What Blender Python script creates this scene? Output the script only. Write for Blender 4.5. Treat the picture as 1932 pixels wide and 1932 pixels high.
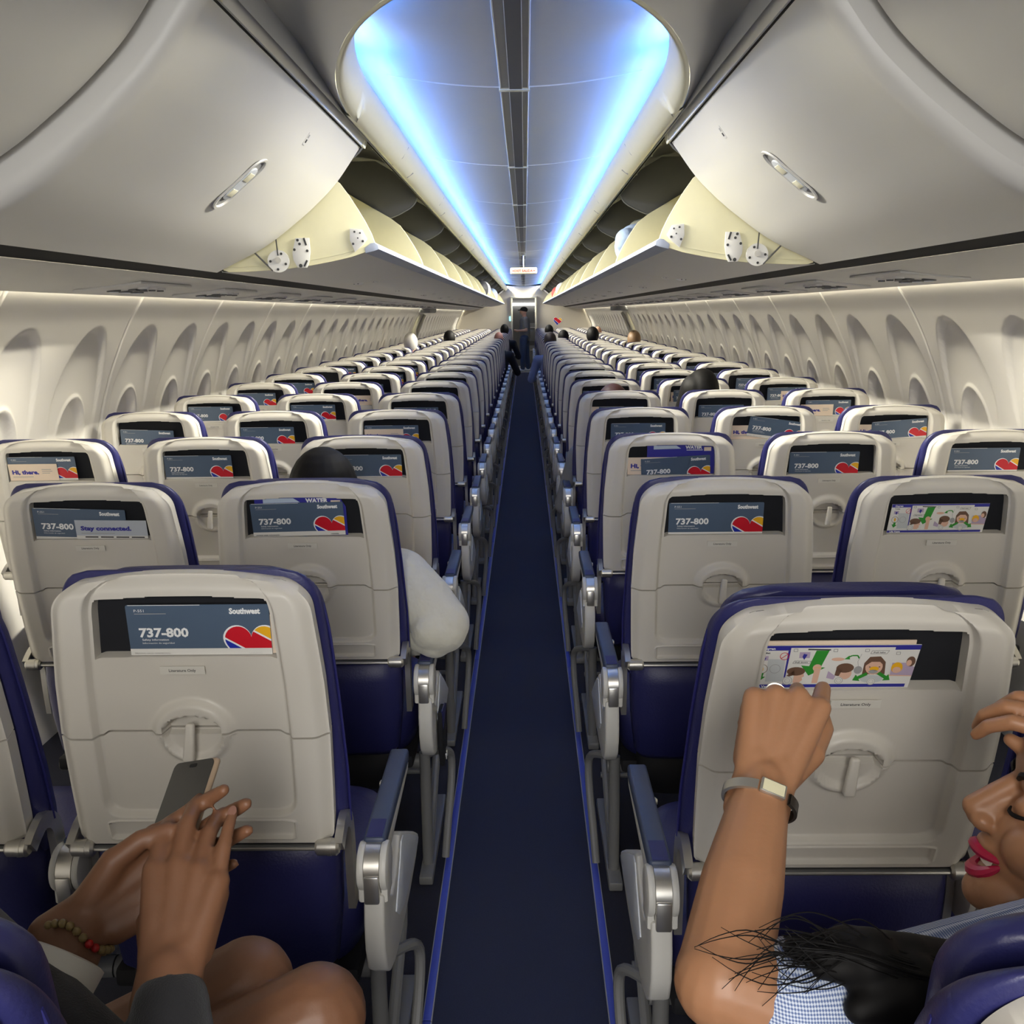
import bpy, bmesh, math, random
import numpy as np
from mathutils import Vector, Matrix, Euler
D = bpy.data
SC = bpy.context.scene
COL = SC.collection
for _o in list(D.objects):
    D.objects.remove(_o)
R = math.radians

# ------------------------------------------------------------------ camera
F_PX = 1780.0
def camera_basis():
    a, b = (990 - 966) / F_PX, (966 - 590) / F_PX
    rl = R(.75); c, s = math.cos(rl), math.sin(rl)
    a2, b2 = c * a + s * b, -s * a + c * b
    p = math.atan(b2); y = math.atan(-a2 * math.cos(p))
    f = Vector((math.sin(y) * math.cos(p), math.cos(y) * math.cos(p), -math.sin(p)))
    r = Vector((math.cos(y), -math.sin(y), 0)); u = r.cross(f)
    return c * r - s * u, s * r + c * u, f
CR, CU, CF = camera_basis()
CAM = Vector((.024, 0, 1.47))
cam_data = D.cameras.new('camera'); cam = D.objects.new('camera', cam_data); COL.objects.link(cam)
cam_data.sensor_width = 36; cam_data.lens = F_PX / 1932 * 36; cam_data.clip_start = .02
mw = Matrix((CR, CU, -CF)).transposed().to_4x4(); mw.translation = CAM
cam.matrix_world = mw
SC.camera = cam

# ------------------------------------------------------------------ world, lights, exposure
SC.view_settings.view_transform = 'Standard'; SC.view_settings.look = 'None'
SC.view_settings.gamma = 1; SC.view_settings.use_curve_mapping = False
SC.view_settings.exposure = 0.1
SC.cycles.use_denoising = True
SC.cycles.max_bounces = 8; SC.cycles.diffuse_bounces = 5
world = D.worlds.new('cabin_ambient'); SC.world = world; world.use_nodes = True
world.node_tree.nodes['Background'].inputs[0].default_value = (1, .97, .92, 1)
world.node_tree.nodes['Background'].inputs[1].default_value = .45
Y_AFT, Y_FWD = -3.2, 24.2
def area(name, loc, direction, sx, sy, power, color, spread=180):
    l = D.lights.new(name, 'AREA'); l.shape = 'RECTANGLE'; l.size = sx; l.size_y = sy
    l.energy = power; l.color = color; l.spread = R(spread)
    o = D.objects.new(name, l); COL.objects.link(o)
    d = Vector(direction).normalized(); yax = Vector((0, 1, 0)) if abs(d.y) < .9 else Vector((0, 0, 1)); xax = yax.cross(-d).normalized(); yax = (-d).cross(xax)
    m = Matrix((xax, yax, -d)).transposed().to_4x4(); m.translation = loc
    o.matrix_world = m
    return o
BLUE = (.03, .26, 1); BLUE_END = .8
for s in (-1, 1):
    L = Y_FWD - 2.6
    # blue and warm white cove tubes hidden behind the ceiling rim, daylight wall wash above the windows
    area('cove_light', (s * .44, 2.6 + L / 2, 2.095), (-s * .9, 0, .62), .03, L, 72, BLUE)
    area('cove_light', (s * .462, 2.35 + (L + .25) / 2, 2.148), (-s * .74, 0, -.67), .04, L + .25, 390, (1, .945, .78), 78)
    area('wall_wash_light', (s * 1.452, (Y_AFT + Y_FWD) / 2, 1.603), (s * .9, 0, -1), .02, Y_FWD - Y_AFT, 235, (1, .94, .74))
# two unseen fill lamps added behind the camera to brighten the near rows
area('aft_fill_light', (0, -3.0, 1.25), (0, 1, -.2), 2.2, .8, 16, (.97, .98, 1), 100)
area('overhead_fill_light', (0, -1.0, 2.0), (0, .25, -1), .5, 2.4, 95, (1, .96, .90))

# ------------------------------------------------------------------ materials
MATS = {}
def mat(name, col, rough=.5, metal=0., spec=.5, noise=0., nscale=40., bump=0., bscale=300., emit=None, estr=0., bdist=.002, sheen=0., coat=0., sss=0.):
    if name in MATS: return MATS[name]
    m = D.materials.new(name); m.use_nodes = True
    nt = m.node_tree; b = nt.nodes['Principled BSDF']
    b.inputs['Base Color'].default_value = (*col, 1); b.inputs['Roughness'].default_value = rough
    b.inputs['Metallic'].default_value = metal; b.inputs['Specular IOR Level'].default_value = spec
    if sheen: b.inputs['Sheen Weight'].default_value = sheen
    if coat: b.inputs['Coat Weight'].default_value = coat
    if sss:
        b.inputs['Subsurface Weight'].default_value = sss; b.inputs['Subsurface Radius'].default_value = (.012, .005, .003); b.inputs['Subsurface Scale'].default_value = 1
    if emit: b.inputs['Emission Color'].default_value = (*emit, 1); b.inputs['Emission Strength'].default_value = estr
    tc = nt.nodes.new('ShaderNodeTexCoord')
    if noise:
        n = nt.nodes.new('ShaderNodeTexNoise'); n.inputs['Scale'].default_value = nscale; n.inputs['Detail'].default_value = 4
        mx = nt.nodes.new('ShaderNodeMix'); mx.data_type = 'RGBA'
        mx.inputs['A'].default_value = (*[c * (1 - noise) for c in col], 1); mx.inputs['B'].default_value = (*[min(1, c * (1 + noise)) for c in col], 1)
        nt.links.new(tc.outputs['Object'], n.inputs['Vector']); nt.links.new(n.outputs['Fac'], mx.inputs['Factor']); nt.links.new(mx.outputs['Result'], b.inputs['Base Color'])
    if bump:
        n2 = nt.nodes.new('ShaderNodeTexNoise'); n2.inputs['Scale'].default_value = bscale; n2.inputs['Detail'].default_value = 3
        bp = nt.nodes.new('ShaderNodeBump'); bp.inputs['Strength'].default_value = bump; bp.inputs['Distance'].default_value = bdist
        nt.links.new(tc.outputs['Object'], n2.inputs['Vector']); nt.links.new(n2.outputs['Fac'], bp.inputs['Height']); nt.links.new(bp.outputs['Normal'], b.inputs['Normal'])
    MATS[name] = m
    return m
m_shell = mat('seat_shell_plastic', (.62, .59, .53), .42, noise=.03, nscale=6)
m_leather = mat('blue_leather', (.020, .021, .105), .42, noise=.12, nscale=12, bump=.25, bscale=220)
m_stitch = mat('blue_piping', (.016, .016, .12), .5, noise=.1)
m_black = mat('black_fabric', (.006, .006, .008), .8, noise=.2)
m_pocket = mat('pocket_liner', (.008, .009, .013), .9, noise=.2)
m_silver = mat('satin_aluminium', (.62, .6, .55), .32, metal=.9, noise=.04)
m_dkmetal = mat('dark_bracket_metal', (.10, .10, .10), .4, metal=.5, noise=.05)
m_legmetal = mat('grey_leg_paint', (.16, .16, .157), .45, noise=.05)
m_pad = mat('armrest_pad', (.045, .062, .115), .45, noise=.1, bump=.1)
m_end = mat('armrest_plastic', (.6, .59, .55), .42, noise=.03)
m_inset = mat('end_inset_plate', (.62, .65, .70), .4, noise=.03)
m_binw = mat('bin_white', (.68, .67, .64), .38, noise=.02, nscale=3, bump=.03, bscale=500)
m_bincream = mat('bin_interior_cream', (.74, .70, .46), .5, noise=.03)
m_lipm = mat('bin_lip_bluelit', (.36, .40, .50), .4, noise=.03)  # blue cove light on the lip is put into its base colour
m_rim = mat('cove_rim_plastic', (.76, .73, .56), .45, noise=.02)
m_ceil = mat('ceiling_panel', (.60, .62, .66), .5, noise=.02)
m_wall = mat('sidewall_panel', (.72, .69, .64), .5, noise=.02, nscale=4)
m_psu = mat('service_panel_plastic', (.55, .54, .52), .45, noise=.03)
m_seam = mat('dark_seam', (.004, .004, .004), .7, noise=.1)
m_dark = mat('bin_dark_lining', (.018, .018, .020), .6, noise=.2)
m_divider = mat('bin_divider_grey', (.085, .085, .083), .5, noise=.06)
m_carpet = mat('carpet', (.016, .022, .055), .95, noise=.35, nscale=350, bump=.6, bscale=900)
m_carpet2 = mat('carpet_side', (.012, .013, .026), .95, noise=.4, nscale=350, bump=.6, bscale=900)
m_blueline = mat('seat_track_cover', (.05, .075, .42), .45, noise=.05)
m_bulk = mat('bulkhead_laminate', (.52, .48, .40), .5, noise=.03)
m_text = mat('white_print', (.85, .86, .86), .5, noise=.01)
m_inkdk = mat('dark_print', (.03, .03, .035), .6, noise=.01)
m_card = mat('card_slate_blue', (.085, .125, .19), .32, noise=.04, nscale=30)
m_paper = mat('paper_white', (.74, .73, .69), .55, noise=.02)
m_cream = mat('leaflet_cream', (.80, .66, .52), .55, noise=.02)
m_navyp = mat('print_navy', (.03, .03, .30), .5, noise=.02)
m_red = mat('print_red', (.60, .008, .022), .4, noise=.02)
m_gold = mat('print_gold', (.85, .45, .015), .4, noise=.02)
m_cobalt = mat('print_cobalt', (.015, .03, .38), .4, noise=.02)
m_green = mat('print_green', (.03, .28, .03), .5, noise=.02)
m_brown = mat('print_brown', (.15, .08, .05), .5, noise=.02)
m_pskin = mat('print_skin', (.72, .45, .33), .5, noise=.02)
m_lilac = mat('print_lilac', (.45, .36, .50), .5, noise=.02)
m_grey = mat('print_grey', (.35, .35, .35), .5, noise=.02)
m_screw = mat('screw_dark', (.05, .05, .05), .4, metal=.6)
m_hair = mat('hair_black', (.004, .0035, .0035), .62, spec=.25, noise=.3, nscale=60)
m_hairbr = mat('hair_brown', (.03, .018, .012), .55, noise=.3, nscale=60)
m_skinD = mat('skin_deep', (.19, .085, .042), .5, noise=.12, nscale=25, bump=.12, bscale=160, sss=.12)
m_skinM = mat('skin_tan', (.36, .175, .088), .45, noise=.08, nscale=30, bump=.1, bscale=160, sss=.15)
m_skinL = mat('skin_light', (.62, .36, .25), .5, noise=.06, nscale=30, sss=.12)
m_hoodie = mat('fleece_cream', (.66, .64, .54), .95, noise=.05, nscale=50, bump=.55, bscale=17, bdist=.02, sheen=.3)

# ------------------------------------------------------------------ mesh helpers
def link(o, parent=None):
    COL.objects.link(o)
    if parent is not None: o.parent = parent
    return o
def mesh(name, verts, faces, mats, smooth=True, mi=None, angle=None):
    me = D.meshes.new(name)
    me.from_pydata([tuple(map(float, v)) for v in verts], [], [tuple(f) for f in faces])
    for m in (mats if isinstance(mats, (list, tuple)) else [mats]): me.materials.append(m)
    if mi is not None: me.polygons.foreach_set('material_index', np.asarray(mi, dtype=np.int32))
    me.polygons.foreach_set('use_smooth', [smooth] * len(me.polygons))
    if smooth and angle: 
        try: me.set_sharp_from_angle(angle=R(angle))
        except Exception: pass
    me.update()
    return me
def obj(name, me, parent=None, loc=(0, 0, 0), rot=None):
    o = D.objects.new(name, me); o.location = loc
    if rot: o.rotation_euler = rot
    return link(o, parent)
def thing(name, label, cat, loc=(0, 0, 0), group=None, rot=None, me=None):
    o = D.objects.new(name, me); o.location = loc
    if rot: o.rotation_euler = rot
    o['label'] = label; o['category'] = cat
    if group: o['group'] = group
    return link(o)
def struct(name, me, loc=(0, 0, 0)):
    o = D.objects.new(name, me); o.location = loc; o['kind'] = 'structure'
    return link(o)
class MB:
    """collects polygons with material slots"""
    def __init__(s): s.v = []; s.f = []; s.m = []; s.mats = []
    def slot(s, m):
        if m not in s.mats: s.mats.append(m)
        return s.mats.index(m)
    def add(s, verts, faces, m):
        b = len(s.v); k = s.slot(m); s.v.extend([tuple(v) for v in verts])
        for f in faces: s.f.append([i + b for i in f]); s.m.append(k)
        return s
    def me(s, name, smooth=True, angle=35): return mesh(name, s.v, s.f, s.mats, smooth, s.m, angle)
    def box(s, c, h, m, r=0., seg=2, rot=None, taper=None):
        bm = bmesh.new(); bmesh.ops.create_cube(bm, size=2)
        for v in bm.verts:
            v.co = Vector((v.co.x * h[0], v.co.y * h[1], v.co.z * h[2]))
            if taper and v.co.z > 0: v.co.x *= taper; v.co.y *= taper
        if r: bmesh.ops.bevel(bm, geom=bm.edges[:], offset=r, segments=seg, profile=.5, affect='EDGES')
        if rot: bmesh.ops.rotate(bm, verts=bm.verts[:], cent=(0, 0, 0), matrix=Euler(rot).to_matrix())
        bm.verts.index_update()
        s.add([v.co + Vector(c) for v in bm.verts], [[v.index for v in f.verts] for f in bm.faces], m); bm.free(); return s
    def tube(s, pts, r, m, n=10, caps=True):
        pts = [Vector(p) for p in pts]; rs = r if isinstance(r, (list, tuple)) else [r] * len(pts)
        V = []; Fc = []; up = Vector((0, 0, 1)); prev = None
        for i, p in enumerate(pts):
            t = (pts[min(i + 1, len(pts) - 1)] - pts[max(i - 1, 0)]).normalized()
            if prev is None:
                a = up if abs(t.dot(up)) < .9 else Vector((1, 0, 0)); x = t.cross(a).normalized()
            else: x = (prev - t * prev.dot(t)).normalized()
            prev = x; y = t.cross(x)
            for k in range(n):
                an = 2 * math.pi * k / n; V.append(p + rs[i] * (math.cos(an) * x + math.sin(an) * y))
        for i in range(len(pts) - 1):
            for k in range(n):
                a, b = i * n + k, i * n + (k + 1) % n; Fc.append([a, b, b + n, a + n])
        if caps: Fc.append(list(range(n))[::-1]); Fc.append([(len(pts) - 1) * n + k for k in range(n)])
        return s.add(V, Fc, m)
    def prism(s, poly, axis, a, b, m, bev=0., seg=2):
        """poly: 2D points in the plane normal to axis (0:x -> (y,z), 1:y -> (x,z), 2:z -> (x,y))"""
        def P(q, t):
            return (t, q[0], q[1]) if axis == 0 else ((q[0], t, q[1]) if axis == 1 else (q[0], q[1], t))
        bm = bmesh.new()
        lo = [bm.verts.new(P(q, a)) for q in poly]; hi = [bm.verts.new(P(q, b)) for q in poly]; n = len(poly)
        fl = bm.faces.new(lo); fh = bm.faces.new(hi)
        for i in range(n): bm.faces.new((lo[i], lo[(i + 1) % n], hi[(i + 1) % n], hi[i]))
        bmesh.ops.recalc_face_normals(bm, faces=bm.faces[:])
        if bev:
            bmesh.ops.bevel(bm, geom=list(set(fl.edges[:] + fh.edges[:])), offset=bev, segments=seg, profile=.5, affect='EDGES')
        bmesh.ops.triangulate(bm, faces=[f for f in bm.faces if len(f.verts) > 4])
        bm.verts.index_update()
        s.add([v.co[:] for v in bm.verts], [[v.index for v in f.verts] for f in bm.faces], m); bm.free(); return s
    def cyl(s, c, r, h, axis, m, n=20, r2=None, bev=0.):
        """cylinder centred at c, half length h along axis"""
        d = Vector([(1, 0, 0), (0, 1, 0), (0, 0, 1)][axis]); c = Vector(c)
        if bev: return s.tube([c - d * h, c - d * (h - .0001), c - d * (h - bev), c + d * (h - bev), c + d * (h - .0001), c + d * h], [r - bev, r - bev, r, r, r - bev, r - bev], m, n)
        return s.tube([c - d * h, c + d * h], [r, r if r2 is None else r2], m, n)
def grid_faces(nu, nv, keep=None, flip=False):
    F = []
    for j in range(nv - 1):
        for i in range(nu - 1):
            if keep is not None and not keep(i, j): continue
            a = j * nu + i; f = [a, a + 1, a + 1 + nu, a + nu]; F.append(f[::-1] if flip else f)
    return F
def spline(pts, n):
    pts = np.array(pts, float); k = len(pts); out = []
    P = np.vstack([2 * pts[0] - pts[1], pts, 2 * pts[-1] - pts[-2]])
    d = np.r_[0, np.cumsum(np.linalg.norm(np.diff(pts, axis=0), axis=1))]
    for t in np.linspace(0, d[-1], n):
        i = min(int(np.searchsorted(d, t, side='right')) - 1, k - 2); u = (t - d[i]) / max(1e-9, d[i + 1] - d[i])
        p0, p1, p2, p3 = P[i], P[i + 1], P[i + 2], P[i + 3]
        out.append(.5 * ((2 * p1) + (-p0 + p2) * u + (2 * p0 - 5 * p1 + 4 * p2 - p3) * u * u + (-p0 + 3 * p1 - 3 * p2 + p3) * u ** 3))
    return np.array(out)
def extrude_profile(name, prof, ys, m, closed=False, smooth=True, angle=40):
    """profile of (x,z) swept along Y through the list ys"""
    n = len(prof); V = [(x, y, z) for y in ys for x, z in prof]; Fc = []
    for j in range(len(ys) - 1):
        for i in range(n if closed else n - 1):
            a, b = j * n + i, j * n + (i + 1) % n; Fc.append([a, b, b + n, a + n])
    return mesh(name, V, Fc, m, smooth, None, angle)
_txt = {}
def text_poly(s, bold=.0):
    """text as polygons with cap height 1, origin at the lower left; returns verts2d, faces, width"""
    if (s, bold) in _txt: return _txt[(s, bold)]
    cu = D.curves.new('t', 'FONT'); cu.body = s; cu.size = 1; cu.offset = bold; cu.resolution_u = 2; cu.fill_mode = 'FRONT'
    o = D.objects.new('t', cu); COL.objects.link(o)
    dg = bpy.context.evaluated_depsgraph_get(); me = D.meshes.new_from_object(o.evaluated_get(dg))
    V = [(v.co.x / .69, v.co.y / .69) for v in me.vertices]; Fc = [list(p.vertices) for p in me.polygons]
    D.objects.remove(o); D.curves.remove(cu); D.meshes.remove(me)
    x0 = min(v[0] for v in V); V = [(x - x0, y) for x, y in V]; w = max(v[0] for v in V)
    _txt[(s, bold)] = (V, Fc, w)
    return _txt[(s, bold)]
def put_text(mb, s, x, z, h, m, y=-.0004, bold=.02, width=None, anchor='l', mapf=None):
    """text lying in the XZ plane facing -Y"""
    V, Fc, w = text_poly(s, bold); k = h; kx = (width / w) if width else h
    ox = {'l': 0, 'c': -w * kx / 2, 'r': -w * kx}[anchor]
    f = mapf or (lambda a, b: (a, y, b))
    mb.add([f(x + ox + vx * kx, z + vy * k) for vx, vy in V], Fc, m)
def clip_poly(P, a, b, c):
    """keep a*x+b*y<=c"""
    out = []
    for i in range(len(P)):
        p, q = P[i], P[(i + 1) % len(P)]; dp, dq = a * p[0] + b * p[1] - c, a * q[0] + b * q[1] - c
        if dp <= 0: out.append(p)
        if dp * dq < 0: t = dp / (dp - dq); out.append((p[0] + t * (q[0] - p[0]), p[1] + t * (q[1] - p[1])))
    return out
def heart_pts(cx, cz, k, n=60):
    return [(cx + k * 16 * math.sin(t) ** 3, cz + k * (13 * math.cos(t) - 5 * math.cos(2 * t) - 2 * math.cos(3 * t) - math.cos(4 * t))) for t in [2 * math.pi * i / n for i in range(n)]]
def put_heart(mb, cx, cz, k, clip=(), y=-.0005, white=True, dy=-.0003):
    """three-colour heart: cobalt lower left, red band, gold upper right, thin white outline"""
    def emit(P, m, yy):
        for a, b, c in clip: P = clip_poly(P, a, b, c)
        if len(P) > 2: mb.add([(p[0], yy, p[1]) for p in P], [list(range(len(P)))], m)
    H1 = heart_pts(cx, cz, k * 1.07)
    if white:
        # fan pieces keep the outline polygon convex enough to clip
        for i in range(60): emit([(cx, cz), H1[i], H1[(i + 1) % 60]], m_text, y)
    H = heart_pts(cx, cz, k)
    n = (.52, .854)   # band normal (points up and right)
    o1 = n[0] * (cx) + n[1] * (cz) ; g = k * .55
    hi, lo = o1 + k * 8.6, o1 - k * 4.6
    for i in range(60):
        T = [(cx, cz), H[i], H[(i + 1) % 60]]
        emit(clip_poly(T, n[0], n[1], hi - g), m_red, y + dy) if False else None
        A = clip_poly(clip_poly(T, n[0], n[1], hi - g), -n[0], -n[1], -(lo + g))
        if len(A) > 2: emit(A, m_red, y + dy)
        B = clip_poly(T, -n[0], -n[1], -(hi + g))
        if len(B) > 2: emit(B, m_gold, y + dy)
        Cc = clip_poly(T, n[0], n[1], lo - g)
        if len(Cc) > 2: emit(Cc, m_cobalt, y + dy)
def rrect(w, h, r, n=4, c=(0, 0)):
    P = []
    for (sx, sy, a0) in ((1, 1, 0), (-1, 1, 90), (-1, -1, 180), (1, -1, 270)):
        for i in range(n + 1):
            a = R(a0 + 90 * i / n); P.append((c[0] + sx * (w - r) + r * math.cos(a), c[1] + sy * (h - r) + r * math.sin(a)))
    return P
def sstep(a, b, x):
    t = np.clip((x - a) / (b - a), 0, 1); return t * t * (3 - 2 * t)
def blob(name, parts, voxel, smooth=4, m=None, factor=.5, sub=False):
    """one continuous skin around round cones (p0,r0,p1,r1) and ellipsoids ('e',centre,radii,euler)"""
    bm = bmesh.new()
    for q in parts:
        if q[0] == 'e':
            M4 = Matrix.Translation(Vector(q[1])) @ (Euler(q[3]).to_matrix().to_4x4() if len(q) > 3 else Matrix.Identity(4)) @ Matrix.Diagonal((*q[2], 1))
            bmesh.ops.create_uvsphere(bm, u_segments=20, v_segments=12, radius=1, matrix=M4)
        else:
            p0, r0, p1, r1 = Vector(q[0]), q[1], Vector(q[2]), q[3]
            for p, r in ((p0, r0), (p1, r1)):
                bmesh.ops.create_uvsphere(bm, u_segments=16, v_segments=10, radius=r, matrix=Matrix.Translation(p))
            d = p1 - p0
            if d.length > 1e-5:
                rot = Vector((0, 0, 1)).rotation_difference(d).to_matrix().to_4x4()
                bmesh.ops.create_cone(bm, cap_ends=True, segments=16, radius1=r0, radius2=r1, depth=d.length, matrix=Matrix.Translation((p0 + p1) / 2) @ rot)
    me = D.meshes.new('t'); bm.to_mesh(me); bm.free()
    o = D.objects.new('t', me); COL.objects.link(o)
    md = o.modifiers.new('r', 'REMESH'); md.mode = 'VOXEL'; md.voxel_size = voxel; md.use_smooth_shade = True
    if smooth: sm = o.modifiers.new('s', 'SMOOTH'); sm.factor = factor; sm.iterations = smooth
    dg = bpy.context.evaluated_depsgraph_get(); r = D.meshes.new_from_object(o.evaluated_get(dg))
    D.objects.remove(o); D.meshes.remove(me); r.name = name
    r.materials.clear()
    if m: r.materials.append(m)
    r.polygons.foreach_set('use_smooth', [True] * len(r.polygons))
    return r
def unproject(x, y, Y):
    d = (x - 966) / F_PX * CR - (y - 966) / F_PX * CU + CF
    return CAM + d * (Y / d.y)
# ------------------------------------------------------------------ structure
def ribbon(x0, x1, y0, y1, z0, z1, m, name):
    mb = MB(); mb.box(((x0 + x1) / 2, (y0 + y1) / 2, (z0 + z1) / 2), ((x1 - x0) / 2, (y1 - y0) / 2, (z1 - z0) / 2), m); return mb.me(name, False)
fl = MB()
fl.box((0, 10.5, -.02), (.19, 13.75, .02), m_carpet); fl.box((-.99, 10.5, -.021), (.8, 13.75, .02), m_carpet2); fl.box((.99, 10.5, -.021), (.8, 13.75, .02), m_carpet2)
struct('floor', fl.me('floor', False))
for s in (-1, 1):
    tr = MB(); y = -.4 if s < 0 else -.5
    while y < 24.0:
        y1 = min(y + 2.13, 24.0)
        tr.box((s * .198, (y + y1) / 2, .003), (.0085, (y1 - y) / 2 - .002, .0035), m_blueline, .0015)
        tr.box((s * .198 - .0095, (y + y1) / 2, .002), (.0012, (y1 - y) / 2 - .002, .002), m_grey); tr.box((s * .198 + .0095, (y + y1) / 2, .002), (.0012, (y1 - y) / 2 - .002, .002), m_grey)
        y = y1
    struct('trim_%d' % (1 if s < 0 else 2), tr.me('seat_track_strip'))
# outer fuselage skin: closes the cabin around the lining
prof = spline([(1.84, -.1), (1.9, .7), (1.8, 1.4), (1.45, 2.0), (.8, 2.42), (0, 2.52)], 24)
prof = [tuple(p) for p in prof] + [(-x, z) for x, z in prof[::-1][1:]]
struct('ceiling_outer_shell', extrude_profile('fuselage_shell', prof, [-3.3, 29], m_dark))
# vaulted ceiling panels with pale joint beads
def dome(x): return 2.123 + .29 * x * x
xs = np.linspace(-.5, .5, 41)
joints = [2.985 + 1.524 * k for k in range(-1, 15)]
yy = [1.5] + [j for j in joints if 1.5 < j < 24] + [24.0]
k = 0
for a, b in zip(yy[:-1], yy[1:]):
    mb = MB(); V = [(x, y, dome(x)) for y in (a, b) for x in xs]
    mb.add(V, grid_faces(len(xs), 2, flip=True), m_ceil)
    if b < 23.9:
        n = len(xs); V = [(x, b + dy, dome(x) - dz) for dy, dz in ((-.004, 0), (-.002, .0025), (.002, .0025), (.004, 0)) for x in xs if abs(x) < .40]
        nn = len([x for x in xs if abs(x) < .40]); mb.add(V, grid_faces(nn, 4, flip=True), m_text)
    k += 1
    struct('ceiling' if k == 1 else 'ceiling.%03d' % (k - 1), mb.me('ceiling_panel'))
# centre track of the ceiling: recessed grey channel between two bright beads
ct = MB()
ct.box((0, 12.8, 2.122), (.040, 11.2, .004), mat('track_grey', (.30, .31, .33), .5, noise=.03))
ct.box((.004, 12.8, 2.1175), (.018, 11.2, .004), mat('track_grey_dark', (.12, .12, .13), .45, noise=.03))
for x in (-.041, .041, -.0145, .0225): ct.tube([(x, 1.6, 2.117), (x, 24, 2.117)], .0022 if abs(x) > .03 else .0014, m_text, 6)
for j in joints[1:]:
    if 1.6 < j < 24: ct.box((0, j, 2.1155), (.045, .012, .004), m_rim, .0015)
struct('trim_3', ct.me('ceiling_centre_track'))
# rounded cove rim round the ceiling recess
def hw_in(t): return None
path = []
ys = list(np.linspace(24.0, 3.2, 30)) + list(np.linspace(3.1, 2.7, 5))
for y in ys: path.append(((.388, y), (.463, y)))
for a in np.linspace(0, math.pi / 2, 28)[1:]:
    path.append(((.388 * math.cos(a), 2.74 - 1.09 * math.sin(a)), (.463 * math.cos(a * .97 + .03 * a), 2.95 - 1.31 * math.sin(a))))
for i in range(34, 36): path[i] = (path[i][0], (.463, path[i][1][1]))
full = path + [((-i[0], i[1]), (-o[0], o[1])) for i, o in path[::-1][1:]]
rp = [(.35, 2.085), (.14, 2.084), (.03, 2.080), (-.01, 2.072), (.02, 2.060), (.12, 2.045), (.32, 2.024), (.55, 2.009), (.78, 2.001), (.93, 2.003), (1.0, 2.010), (1.03, 2.02)]
V = []
for I, O in full:
    for w, z in rp: V.append((I[0] + w * (O[0] - I[0]), I[1] + w * (O[1] - I[1]), z))
struct('trim_4', mesh('ceiling_cove_rim', V, grid_faces(len(rp), len(full)), m_rim))
V = []
for I, O in full:
    for w, z in ((.04, 2.0815), (.16, 2.0862), (.5, 2.0862), (1.0, 2.0862)): V.append((I[0] + w * (O[0] - I[0]), I[1] + w * (O[1] - I[1]), z))
struct('trim_13', mesh('cove_bounce_blocker', V, grid_faces(4, len(full)), m_dark))  # unseen dark sheet added to keep rim bounce off the ceiling
# joints and small grip slots along the rim
for s in (-1, 1):
    for y in np.arange(3.6, 23, 1.524):
        g = MB(); g.tube([(s * .412, y, 2.024), (s * .45, y, 2.0)], .0012, m_grey, 6); g.tube([(s * .389, y, 2.06), (s * .412, y, 2.024)], .001, m_grey, 6)
        g.tube([(s * .415, y + .35, 2.021), (s * .44, y + .35, 2.003)], .003, m_grey, 8)
        struct('trim_5', g.me('rim_joint'))
# cove back wall outboard of the lights
for s in (-1, 1):
    struct('trim_6', extrude_profile('cove_back', [(s * .462, 2.0), (s * .475, 2.05), (s * .50, 2.12), (s * .5, 2.2)], [1.4, 24.0], m_ceil))
struct('trim_7', mesh('cove_end_wall', [(-.5, 1.5, 1.99), (.5, 1.5, 1.99), (.5, 1.5, 2.22), (-.5, 1.5, 2.22)], [[0, 1, 2, 3]], m_ceil))
for s in (-1, 1):
    for q in (.25, .6, .95, 1.3):
        x, y = .43 * math.cos(q), 2.84 - 1.19 * math.sin(q)
        area('cove_light', (s * x, y, 2.105), (-s * .5 * math.cos(q), .4 * math.sin(q), 1), .03, .26, BLUE_END, BLUE)
        if q < 1: area('cove_light', (s * (x + .02), y, 2.112), (-s * .74, -.45, -.62), .03, .26, 1.3, (1, .94, .74), 72)
# soffit between the recess end and the bins
def hw_out(y): 
    if y >= 2.95: return .463
    q = (2.95 - y) / 1.31
    return .463 * math.sqrt(max(0, 1 - q * q)) if q < 1 else 0.
yl = list(np.linspace(-3.3, 1.6, 8)) + list(np.linspace(1.641, 1.8, 16)) + list(np.linspace(1.85, 3.25, 20))
for s in (-1, 1):
    V = []
    for y in yl:
        h = hw_out(y)
        for w in np.linspace(0, 1, 8): V.append((s * (h + w * (.95 - h)), y, 2.008 + .075 * float(sstep(0, .16, w))))
    struct('ceiling_soffit', mesh('ceiling_soffit', V, grid_faces(8, len(yl), flip=s > 0), m_binw))
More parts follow.
